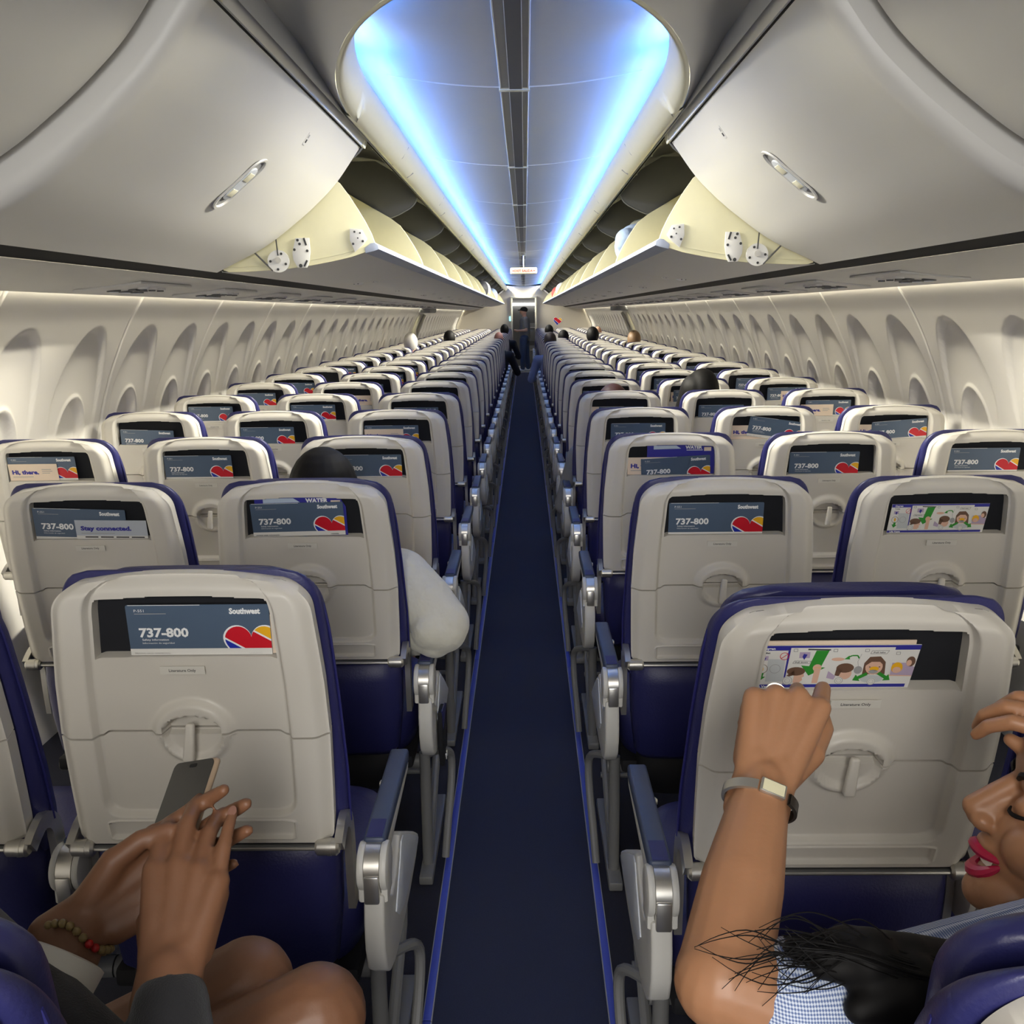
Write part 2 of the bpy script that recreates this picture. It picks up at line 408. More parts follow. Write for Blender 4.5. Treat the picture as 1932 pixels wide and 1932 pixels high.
# sidewall panels, two sculpted window bays each
wprof = spline([(1.455, 1.625), (1.478, 1.58), (1.505, 1.535), (1.56, 1.45), (1.62, 1.33), (1.68, 1.18), (1.73, 1.0), (1.765, .8), (1.77, .6), (1.74, .35), (1.70, .1), (1.69, -.01)], 200)
def wall_x(z): return float(np.interp(z, wprof[::-1, 1], wprof[::-1, 0]))
PW = 1.016
def wall_panel(s):
    zs = np.r_[np.linspace(1.625, 1.47, 10), np.linspace(1.46, .78, 96), np.linspace(.74, -.01, 10)]
    ys_ = np.r_[0, .002, .006, np.linspace(.012, PW - .012, 112), PW - .006, PW - .002, PW]
    V = []
    for z in zs:
        x0 = wall_x(z)
        for y in ys_:
            d = 0
            for yc in (.254, .762):
                # tall leaf-shaped bay, deepest at its arched top, fading out below
                q = math.hypot((y - yc) / .19, (z - 1.12) / .31)
                if z < 1.12: q = abs(y - yc) / (.19 - .05 * min(1, (1.12 - z) / .3))
                d += .021 * float(sstep(1.02, .96, q)) * float(sstep(.85, 1.42, z) ** 1.5)
                q2 = math.hypot((y - yc) / .118, (z - .985) / .19)
                d += .03 * float(sstep(1.0, .86, q2)) - .006 * float(sstep(.10, 0, abs(q2 - 1.0)))
            e = min(y, PW - y); d += .012 * float(sstep(.012, 0, e))
            V.append((s * (x0 + d), y, z))
    return mesh('sidewall_panel', V, grid_faces(len(ys_), len(zs), flip=s > 0), m_wall)
WIN = 0
for s in (-1, 1):
    me = wall_panel(s); kk = 0
    wm = MB()
    wm.add([(s * (.035 + .004 * math.cos(t) * 0), .1 * math.cos(t), .165 * math.sin(t)) for t in np.linspace(0, 2 * math.pi, 33)[:-1]], [list(range(32))], m_wall)
    for k in range(-6, 21):
        y0 = 3.83 + PW * k - PW
        if y0 < -3.3: continue
        if k == 11: continue     # exit bay
        o = struct('wall_left' if s < 0 else 'wall_right', me, (0, y0, 0))
    struct('trim_8', mesh('wall_backing', [(s * 1.83, -3.3, -.02), (s * 1.83, 24.3, -.02), (s * 1.83, 24.3, 1.7), (s * 1.83, -3.3, 1.7)], [[0, 1, 2, 3]], m_wall))
# overwing exit hatches
for s, n in ((-1, 1), (1, 2)):
    y0 = 3.83 + PW * 10
    d = D.objects.new('door_%d' % n, None); d['kind'] = 'structure'; d.location = (0, y0, 0); link(d)
    zs = np.linspace(1.625, -.01, 60); V = [(s * (wall_x(z) - .02 * float(sstep(0, .12, min(y, PW - y))) * float(sstep(1.6, 1.5, z))), y, z) for z in zs for y in np.linspace(0, PW, 40)]
    obj('hatch_panel', mesh('hatch_panel', V, grid_faces(40, 60, flip=s > 0), m_wall), d)
    hb = MB(); hb.box((s * 1.44, PW / 2, 1.535), (.09, PW / 2 - .03, .05), mat('exit_cover_grey', (.2, .2, .2), .5, noise=.05), .02); obj('handle_cover', hb.me('handle_cover'), d)
    hb = MB()
    for q in (.18, .8): hb.tube([(s * (wall_x(z) - .045 + .02 * abs(z - 1.3)), q, z) for z in np.linspace(1.46, 1.12, 8)], .028, m_rim, 10)
    obj('door_rail', hb.me('door_rail'), d)
    hb = MB(); hb.box((s * (wall_x(1.2) - .03), .5, 1.2), (.02, .13, .19), m_rim, .015); obj('window_surround', hb.me('window_surround'), d)
# continuous service panel strip under the bins and the dark gap beside it
for s in (-1, 1):
    pp = spline([(1.024, 1.593), (1.08, 1.583), (1.2, 1.566), (1.35, 1.553), (1.44, 1.549), (1.468, 1.553), (1.474, 1.563), (1.468, 1.575)], 30)
    struct('trim_9', extrude_profile('service_strip', [(s * x, z) for x, z in pp], np.linspace(-3.3, 24.2, 3), m_psu))
    struct('trim_10', extrude_profile('bin_gap', [(s * .97, 1.622), (s * .985, 1.612), (s * 1.012, 1.602), (s * 1.026, 1.594)], [-3.3, 24.2], m_seam))
    struct('trim_11', extrude_profile('strip_top', [(s * .985, 1.64), (s * 1.2, 1.625), (s * 1.44, 1.625), (s * 1.468, 1.576)], [-3.3, 24.2], m_psu))
# forward partition with the aisle doorway
bw = MB()
def half_wall(s):
    pf = [(s * .285, 0), (s * 1.69, 0), (s * 1.765, .7), (s * 1.68, 1.18), (s * 1.5, 1.56), (s * 1.0, 1.66), (s * .5, 2.0), (s * .5, 2.2), (s * .285, 2.2)]
    bw.prism(pf, 1, 24.0, 24.06, m_bulk)
half_wall(-1); half_wall(1)
bw.box((0, 24.03, 2.02), (.29, .03, .2), m_bulk)
struct('wall_front', bw.me('forward_partition', False))
jb = MB()
for s in (-1, 1): jb.box((s * .30, 23.99, .93), (.022, .05, .93), m_rim, .01)
jb.box((0, 23.99, 1.845), (.32, .05, .025), m_rim, .01)
struct('door_3', jb.me('doorway_frame'))
hl = MB(); put_heart(hl, 0, 0, .0065, y=-.002, white=True)
t = thing('heart_emblem', 'small red, blue and gold heart emblem on the right forward partition wall', 'emblem', (.84, 23.998, 1.26), me=hl.me('heart_emblem', False), rot=(0, R(8), 0))
# galley beyond the doorway
gw = MB(); gw.box((0, 27.0, 1.0), (1.2, .03, 1.25), mat('galley_grey', (.16, .16, .16), .4, noise=.1)); gw.box((-.9, 25.6, 1.1), (.03, 1.5, 1.2), m_bulk); gw.box((.9, 25.6, 1.1), (.03, 1.5, 1.2), m_divider); gw.box((0, 25.6, 2.14), (1.0, 1.6, .02), m_binw)
struct('wall_galley', gw.me('galley_walls', False))
gf = MB(); gf.box((0, 25.5, -.02), (1.1, 1.49, .022), mat('galley_floor', (.5, .5, .48), .3, noise=.2, nscale=8)); struct('floor_galley', gf.me('galley_floor', False))
gl = MB(); gl.box((0, 26.9, 1.70), (.6, .03, .035), mat('galley_tube', (1, 1, 1), emit=(1, .98, .92), estr=5), .005)
thing('galley_light', 'bright white light bar across the galley wall behind the standing man', 'light', me=gl.me('galley_light'))
area('galley_lamp', (0, 25.3, 2.1), (0, -.1, -1), 1.2, 1.2, 10, (1, .97, .9))
cb = thing('galley_cart', 'grey metal galley cabinet standing inside the doorway behind the man', 'cabinet', (.27, 26.4, 0))
q = MB(); q.box((0, 0, .75), (.30, .25, .75), m_dkmetal, .01); obj('cabinet_body', q.me('cabinet_body'), cb)
for z in (.35, .95): q = MB(); q.box((0, -.255, z), (.26, .012, .24), m_legmetal, .008); q.box((0, -.275, z + .12), (.1, .012, .012), m_silver, .004); obj('cabinet_door', q.me('cabinet_door'), cb)
sc_ = MB(); sc_.box((0, 0, 0), (.028, .006, .055), mat('screen_cyan', (.2, .5, .55), .3, emit=(.35, .85, 1), estr=1.6), .004)
sp = thing('crew_panel', 'small glowing cyan crew panel beside the left doorway post', 'screen', (-.335, 23.985, 1.33), me=sc_.me('crew_panel'))
# exit sign
es = thing('exit_sign', 'lit cream EXIT SALIDA sign hanging from the middle of the ceiling', 'sign', (.016, 11.2, 1.942))
q = MB(); q.box((0, 0, 0), (.152, .018, .036), mat('sign_glow', (.6, .56, .42), .4, emit=(1, .88, .55), estr=.12), .012, 3); obj('sign_box', q.me('sign_box'), es)
q = MB(); rd = mat('sign_red', (.35, .012, .008), .6); put_text(q, 'EXIT SALIDA', 0, -.013, .026, rd, -.0186, .03, anchor='c')
for s in (-1, 1): q.add([(s * .138, -.0186, 0), (s * .112, -.0186, .009), (s * .112, -.0186, -.009)], [[0, 1, 2]], rd)
obj('sign_lettering', q.me('sign_lettering', False), es)
q = MB(); q.cyl((0, .0, .105), .006, .07, 2, m_silver); q.box((0, 0, .175), (.03, .03, .006), m_rim, .003); obj('hanger', q.me('hanger'), es)
# ------------------------------------------------------------------ seats
HW = .205; KV = .94; BZ = .645     # height scale of the backrest, height of the tray hinge bar
def shell_hw(t):   # outline half width along the height parameter 0..1 (0 bar, 1 top)
    v = t * .482
    w = np.interp(v, [0, .008, .03, .1, .21, .30, .36, .40, .482], [.200, .2035, .205, .207, .209, .206, .201, .197, .190])
    c = (v - .415) / .067
    if c > 0: w = .140 + (w - .140) * math.sqrt(max(0, 1 - c ** 2.2))
    return w
def v_top(sv): return .482 - .012 * abs(sv) ** 2.2
def seam_v(up): return .2125 - .0075 * float(sstep(.128, .142, abs(up)))
def box_sd(x, z, cx, cz, hx, hz, r):
    qx, qz = abs(x - cx) - hx + r, abs(z - cz) - hz + r
    return math.hypot(max(qx, 0), max(qz, 0)) + min(max(qx, qz), 0) - r
def shell_h(up, v, sv, t, tray):
    h = 0.
    e = (1 - abs(sv)) * HW
    h -= .016 * (1 - float(sstep(0, .03, e))) ** 2
    h -= .016 * (1 - float(sstep(0, .03, (1 - t) * .482))) ** 2 if not tray else 0
    sd = box_sd(up, v, 0, .27, .148 + .012 * float(sstep(.06, .45, v)) * 0, .215, .03)
    h -= .014 * float(sstep(.004, -.005, sd))
    if tray:
        s2 = box_sd(up, v, 0, .028, .147, .017, .006); h -= .006 * float(sstep(.001, -.0015, s2)); h += .0025 * float(sstep(.004, .001, abs(s2)))
    # latch surround: raised hood above the seam, oval dish below
    if v >= .209:
        q = math.hypot(up / .062, (v - .209) / .060); 
        if abs(up) < .075: h += .013 * float(sstep(1.06, .84, q))
        q2 = math.hypot(up / .044, (v - .209) / .034); h -= .026 * float(sstep(1.02, .93, q2))
    else:
        q = math.hypot(up / .053, (v - .209) / .056); h += .008 * float(sstep(1.05, .93, q))
        q2 = math.hypot(up / .044, (v - .209) / .044); h -= .010 * float(sstep(1.03, .9, q2))
    return h
def uniq(a): return np.unique(np.round(np.concatenate(a), 5))
def shell_meshes():
    us = uniq([np.linspace(-.205, .205, 83), np.linspace(-.162, -.13, 14), np.linspace(.13, .162, 14), np.array([-.1405, -.139, .139, .1405, -.2035, .2035, -.2015, .2015])])
    # upper frame
    vs = uniq([np.linspace(.2125, .482, 82), np.array([.3435, .345, .447, .4485, .2127, .4805, .478, .4755])])
    def pk(up, v):  # pocket opening with a gently arched head
        return abs(up) < .1398 and .3442 < v < .4478 - .006 * (abs(up) / .14) ** 2
    def build(vs, tray):
        V = []; hole = {}
        n = len(us)
        for j, v in enumerate(vs):
            t = min(1., v / .482); hw = shell_hw(t)
            for i, up in enumerate(us):
                sv = up / HW; h = shell_h(up, v, sv, t, tray)
                sv_ = seam_v(up)
                vv = v
                if not tray: vv = sv_ + .0015 + (v - .2125) * (.482 - sv_ - .0015) / (.482 - .2125)
                else: vv = .008 + (v - 0) * (sv_ - .0095) / .2125
                if not tray and v > .42: vv -= .012 * abs(sv) ** 2.2 * float(sstep(.42, .482, v))
                if not tray and pk(up, v): h = -.034
                if (not tray and j == 0) or (tray and j == len(vs) - 1): h -= .006
                V.append((sv * hw, -h, vv * KV))
        Fm, Fp = [], []
        for f in grid_faces(n, len(vs)):
            (Fp if (not tray and all(-V[k][1] < -.03 for k in f)) else Fm).append(f)
        # skirt
        b = [i for i in range(n)] + [j * n + n - 1 for j in range(1, len(vs))] + [(len(vs) - 1) * n + i for i in range(n - 2, -1, -1)] + [j * n for j in range(len(vs) - 2, 0, -1)]
        base = len(V)
        for k in b: V.append((V[k][0] * .985, .045, V[k][2]))
        m_ = len(b)
        for k in range(m_): Fm.append([b[k], base + k, base + (k + 1) % m_, b[(k + 1) % m_]])
        return V, Fm, Fp
    V, Fm, Fp = build(vs, False)
    me_up = mesh('backrest_shell', V, Fm, m_shell, True, None, 50)
    used = sorted({k for f in Fp for k in f}); mp = {k: i for i, k in enumerate(used)}
    me_pk = mesh('literature_pocket', [V[k] for k in used], [[mp[k] for k in f] for f in Fp], m_pocket)
    vs2 = uniq([np.linspace(0, .2125, 68), np.linspace(.05, .064, 8), np.linspace(.008, .014, 5), np.linspace(.042, .049, 5), np.array([.2105, .2122])])
    V, Fm, _ = build(vs2, True)
    return me_up, me_pk, mesh('tray_table', V, Fm, m_shell, True, None, 50)
ME = {}
ME['shell'], ME['pocket'], ME['tray'] = shell_meshes()
def loft(rows, nseg, m, name, pw=2.6):
    """rows: (v, half width, y_front(toward camera), y_rear); superelliptic cross sections"""
    V = []; n = nseg
    for v, w, y0, y1 in rows:
        for k in range(n):
            a = 2 * math.pi * k / n; c, s = math.cos(a), math.sin(a)
            ex = math.copysign(abs(c) ** (2 / pw), c); ey = math.copysign(abs(s) ** (2 / pw), s)
            V.append((w * ex, (y0 + y1) / 2 + (y1 - y0) / 2 * ey, v))
    Fc = []
    for j in range(len(rows) - 1):
        for k in range(n):
            a, b = j * n + k, j * n + (k + 1) % n; Fc.append([a, b, b + n, a + n])
    Fc.append(list(range(n))[::-1]); Fc.append([(len(rows) - 1) * n + k for k in range(n)])
    return mesh(name, V, Fc, m, True, None, 70)
def cushion_rows():
    rows = []
    for v in np.r_[np.linspace(-.06, .36, 18), np.linspace(.37, .480, 16)]:
        w = float(np.interp(v, [-.06, 0, .1, .25, .36, 0.42, .486], [.205, .218, .219, .213, .206, .201, .196]))
        c = (v - .408) / .072
        if c > 0: w = .148 + (w - .148) * math.sqrt(max(0, 1 - min(1, c) ** 2.4))
        cc = max(0, (v - .34) / .14)
        rows.append((v * KV, w, .037 + .006 * cc ** 3, .120 - .068 * cc ** 2.0))
    return rows
ME['cushion'] = loft(cushion_rows(), 44, m_leather, 'backrest_cushion', 3.2)
hr = []
for v in np.linspace(.26, .456, 18):
    c = (v - .384) / .072; w = .178
    if c > 0: w = .12 + .058 * math.sqrt(max(0, 1 - min(1, c) ** 2.2))
    hr.append((v * KV, w, .085 + .004 * max(0, c) ** 2, .150 - (.035 * max(0, c) ** 2)))
ME['headrest'] = loft(hr, 40, m_leather, 'headrest_cushion', 3.0)
def piping_line():
    return [(float(np.interp(v, [-.05, 0, .1, .25, .36, .41], [.2, .2195, .2205, .2145, .2075, .2005])), .072, v) for v in np.linspace(0, .41, 20)]
for s in (-1, 1): q = MB(); q.tube([(s * x, y, z * KV) for x, y, z in piping_line()], .0022, m_stitch, 6); ME['piping%d' % s] = q.me('piping')
q = MB(); q.box((0, -.011, .0), (.0085, .007, .030), m_shell, .004, 3, (R(-10), R(5), 0), .78); ME['latch'] = q.me('tray_latch')
q = MB(); q.box((0, 0, 0), (.034, .0005, .0065), mat('label_vinyl', (.66, .64, .58), .4)); put_text(q, 'Literature Only', 0, -.0022, .0045, m_inkdk, -.0009, .01, anchor='c'); ME['label'] = q.me('pocket_label', False)
# tray hinge bar with silver end caps
q = MB(); q.cyl((0, 0, 0), .0055, .18, 0, m_dkmetal, 14)
q.cyl((0, -.003, -.001), .0036, .18, 0, m_silver, 10); ME['bar'] = q.me('tray_hinge_bar')
q = MB(); q.cyl((0, 0, 0), .0135, .019, 0, m_silver, 20, bev=.004); q.cyl((.004, 0, 0), .0142, .003, 0, m_silver, 20); ME['cap'] = q.me('hinge_cap')
def arm_bracket(s):
    q = MB(); P = spline([(.0, .0), (.018, .012), (.045, .022), (.072, .005), (.082, -.035), (.084, -.09), (.09, -.16)], 22)
    Wd = np.linspace(.013, .016, len(P))
    V = []; n = len(P)
    for x0 in (-.0065, .0065):
        for i in range(n):
            tx = P[min(i + 1, n - 1)] - P[max(i - 1, 0)]; tx = tx / np.linalg.norm(tx); nr = np.array([-tx[1], tx[0]])
            for sg in (-1, 1): V.append((x0, *(P[i] + sg * nr * Wd[i])))
    Fc = []
    for i in range(n - 1):
        a = 2 * i; Fc += [[a, a + 1, a + 3, a + 2], [2 * n + a + 2, 2 * n + a + 3, 2 * n + a + 1, 2 * n + a], [a, a + 2, 2 * n + a + 2, 2 * n + a], [a + 3, a + 1, 2 * n + a + 1, 2 * n + a + 3]]
    Fc += [[0, 2 * n, 2 * n + 1, 1], [2 * n - 2, 2 * n - 1, 4 * n - 1, 4 * n - 2]]
    q.add(V, Fc, m_silver); return q.me('tray_arm', True, 30)
ME['arm'] = arm_bracket(1)
# lower back cover, life vest pouch, seat cushion, pan, beam
rows = [(-.27, .17, .055, .11), (-.25, .186, .035, .13), (-.15, .197, .02, .14), (-.06, .2, .012, .14), (-.015, .196, .016, .12), (-.004, .185, .03, .1)]
ME['lower'] = loft(rows, 36, m_leather, 'lower_back_cover', 3.4)
rows = [(.26, .16, .09, .18), (.27, .175, .07, .2), (.33, .18, .05, .2), (.375, .18, .055, .2), (.385, .17, .07, .18)]
ME['pouch'] = loft(rows, 28, m_black, 'life_vest_pouch', 4)
rows = [(.355, .20, .10, .52), (.365, .214, .07, .56), (.40, .219, .06, .575), (.435, .218, .06, .575), (.455, .212, .08, .56), (.462, .19, .11, .52)]
ME['seat'] = loft(rows, 44, m_leather, 'seat_cushion', 4.5)
q = MB(); q.box((0, .31, .335), (.215, .22, .018), m_black, .008); ME['pan'] = q.me('seat_pan')
q = MB(); q.cyl((0, .17, .300), .02, .246, 0, m_legmetal, 12); q.cyl((0, .43, .300), .02, .246, 0, m_legmetal, 12); ME['beam'] = q.me('seat_beam')
def armrest(s):
    """aisle armrest on the side s (x>0 toward the aisle for s=1); local x=0 is the armrest centre"""
    pad = MB(); pad.box((0, .19, .607), (.0185, .165, .013), m_pad, .006, 3)
    pad.box((0, .055, .6205), (.013, .028, .0006), m_stitch)
    under = MB(); under.prism([(.02, .575), (.03, .598), (.345, .602), (.355, .592), (.34, .578), (.15, .566), (.06, .558)], 0, -.017, .017, m_end, .005)
    hinge = MB()
    hinge.cyl((0, .018, .574), .0385, .0125, 0, m_silver, 30)
    hinge.box((0, -.004, .552), (.0125, .02, .025), m_silver, .003)
    caps = []
    for sx in (-1, 1):
        c = MB(); c.prism([(.018 + .0395 * math.cos(a), .574 + .0395 * math.sin(a)) for a in np.linspace(R(-50), R(230), 22)] + [(-.008, .522), (.044, .522)], 0, sx * .0185 - .0062, sx * .0185 + .0062, m_end, .004); caps.append(c.me('hinge_cheek'))
    return pad.me('armrest_pad'), under.me('armrest_body'), hinge.me('armrest_hinge'), caps
ARM = armrest(1)
q = MB(); q.cyl((0, 0, 0), .008, .006, 0, m_silver, 14, bev=.003); ME['button'] = q.me('recline_button')
def end_panel(s):
    out = [(-.012, .537), (-.022, .49), (-.022, .44), (-.006, .395), (.03, .364), (.08, .346), (.18, .338), (.30, .339), (.40, .348), (.452, .362), (.448, .378), (.40, .41), (.33, .452), (.26, .492), (.21, .523), (.185, .53), (.165, .515), (.13, .49), (.085, .478), (.055, .495), (.042, .52), (.036, .537)]
    q = MB(); a, b = (-.015, .019) if s > 0 else (-.019, .015); q.prism([(p[0], p[1]) for p in out], 0, a, b, m_end, .006, 3)
    ins = [(.10, .43), (.135, .40), (.19, .382), (.26, .374), (.34, .372), (.42, .372), (.43, .380), (.38, .413), (.30, .463), (.215, .512), (.19, .514), (.17, .49), (.135, .462)]
    r = MB(); x0, x1 = (.018, .0215) if s > 0 else (-.0215, -.018); r.prism(ins, 0, x0, x1, m_inset, .0012, 2)
    return q.me('end_panel'), r.me('end_inset_plate')
END = {s: end_panel(s) for s in (-1, 1)}
def leg(s):
    q = MB(); q.tube([(0, .10, .345), (0, .10, .2), (0, .10, .02)], .0145, m_legmetal, 12); q.tube([(0, .43, .30), (0, .40, .2), (0, .13, .03)], .012, m_legmetal, 10); q.box((0, .25, .012), (.018, .22, .012), m_legmetal, .004)
    b = MB(); P = spline([(-.0, .10, .335), (s * .02, .14, .328), (s * .048, .20, .30), (s * .055, .225, .26), (s * .053, .21, .19), (s * .045, .16, .09), (s * .04, .13, .02)], 26)
    b.tube(P, .0105, m_legmetal, 10)
    return q.me('seat_leg'), b.me('baggage_bar')
LEG = {s: leg(s) for s in (-1, 1)}
q = MB(); q.tube([(-.235, .50, .10), (.235, .50, .10)], .009, m_legmetal, 8); ME['footbar'] = q.me('baggage_rail')
SEATS = {}
ORD = ['nearest', 'second', 'third', 'fourth', 'fifth', 'sixth', 'seventh', 'eighth', 'ninth', 'tenth', 'eleventh', 'twelfth', 'thirteenth', 'fourteenth', 'fifteenth', 'sixteenth', 'seventeenth', 'eighteenth', 'nineteenth', 'twentieth', 'twenty-first', 'twenty-second', 'twenty-third', 'twenty-fourth', 'twenty-fifth', 'twenty-sixth', 'twenty-seventh', 'twenty-eighth']
COLN = ['aisle', 'middle', 'window']
CXS = {-1: [.492, .987, 1.482], 1: [.475, .970, 1.465]}
PITCH = .81
rng = random.Random(5)
def lean_of(s, r, c):
    if (s, r, c) == (-1, 1, 0): return 4.5
    if (s, r, c) == (1, 1, 0): return 14.5
    return 8.6 + rng.uniform(-1.2, 1.2)
def row_y(s, r):
    y = .541 + PITCH * r
    if r == 0: return y - (.03 if s < 0 else .036)
    if s > 0: y -= .03 if r != 1 else .072
    return y
def seat_name_words(s, r, c):
    side = 'left' if s < 0 else 'right'
    if r == 0: return '%s seat %s of the aisle, row beside the camera' % (COLN[c], side)
    return '%s seat %s of the aisle, %s row' % (COLN[c], side, ORD[r - 1])
def make_seat(s, r, c):
    x = s * CXS[s][c]; y = row_y(s, r); lean = lean_of(s, r, c)
    lab = {0: 'white-backed navy airline %s', }[0] % seat_name_words(s, r, c)
    if r == 0: lab = 'navy leather airline seat at the bottom %s corner, only its headrest in view' % ('left' if s < 0 else 'right')
    if r == 1 and c == 0 and s < 0: lab = 'white-backed navy aisle seat in front of the hands holding the phone'
    if r == 1 and c == 0 and s > 0: lab = 'white-backed navy aisle seat with the oxygen card behind the raised fist'
    t = thing('airline_seat', lab, 'seat', (x, y, 0), 'airline seats in rows of three')
    sh = obj('backrest_shell', ME['shell'], t, (0, 0, BZ), (R(lean), 0, 0))
    obj('literature_pocket', ME['pocket'], sh); 
    if r < 14: obj('pocket_label', ME['label'], sh, (-.005, .0083, .324 * KV))
    tr = obj('tray_table', ME['tray'], sh)
    obj('tray_latch', ME['latch'], sh, (0, 0, .206 * KV))
    obj('backrest_cushion', ME['cushion'], sh); obj('headrest_cushion', ME['headrest'], sh, (0, 0, (.006 if (r * 3 + c) % 3 == 0 else 0) if r else .004))
    if r < 6:
        for k in (-1, 1): obj('piping', ME['piping%d' % k], sh)
    b = obj('tray_hinge_bar', ME['bar'], t, (0, 0, BZ))
    for k in (-1, 1):
        h = obj('hinge_cap', ME['cap'], b, (k * .195, 0, 0))
        if r < 8: obj('tray_arm', ME['arm'], t, (k * .2135, 0, BZ))
    obj('lower_back_cover', ME['lower'], t, (0, 0, BZ - .002)); obj('seat_cushion', ME['seat'], t)
    if r < 8:
        obj('life_vest_pouch', ME['pouch'], t); obj('seat_pan', ME['pan'], t)
    obj('seat_beam', ME['beam'], t)
    # armrest between this seat and its neighbour toward the aisle
    ao = {(-1, 0): .257, (1, 0): .2445}.get((s, c), .2475)
    a = obj('armrest_body', ARM[1], t, (-s * ao, .043, 0))
    obj('armrest_pad', ARM[0], a); 
    hg = obj('armrest_hinge', ARM[2], a)
    for cm in ARM[3]: obj('hinge_cheek', cm, a)
    if c == 0:
        e = obj('end_panel', END[-s][0], t, (-s * ao, .042, 0)); obj('end_inset_plate', END[-s][1], e)
        if r < 10: obj('recline_button', ME['button'], a, (s * .021, .26, .592))
        obj('seat_leg', LEG[-s][0], t, (-s * (ao - .015), .03, 0)); obj('baggage_bar', LEG[-s][1], t, (-s * (ao - .011), .03, 0))
        if r < 10: obj('baggage_rail', ME['footbar'], t)
    elif c == 2:
        obj('seat_leg', LEG[-s][0], t, (-s * .1, 0, 0))
    SEATS[(s, r, c)] = (t, lean)
    return t
VIS = {}
for r in range(0, 29):
    for s in (-1, 1):
        for c in range(3):
            if r == 0 and c > 0: continue
            if r == 1 and c > 1: continue
            if r == 2 and c > 1: continue
            make_seat(s, r, c)
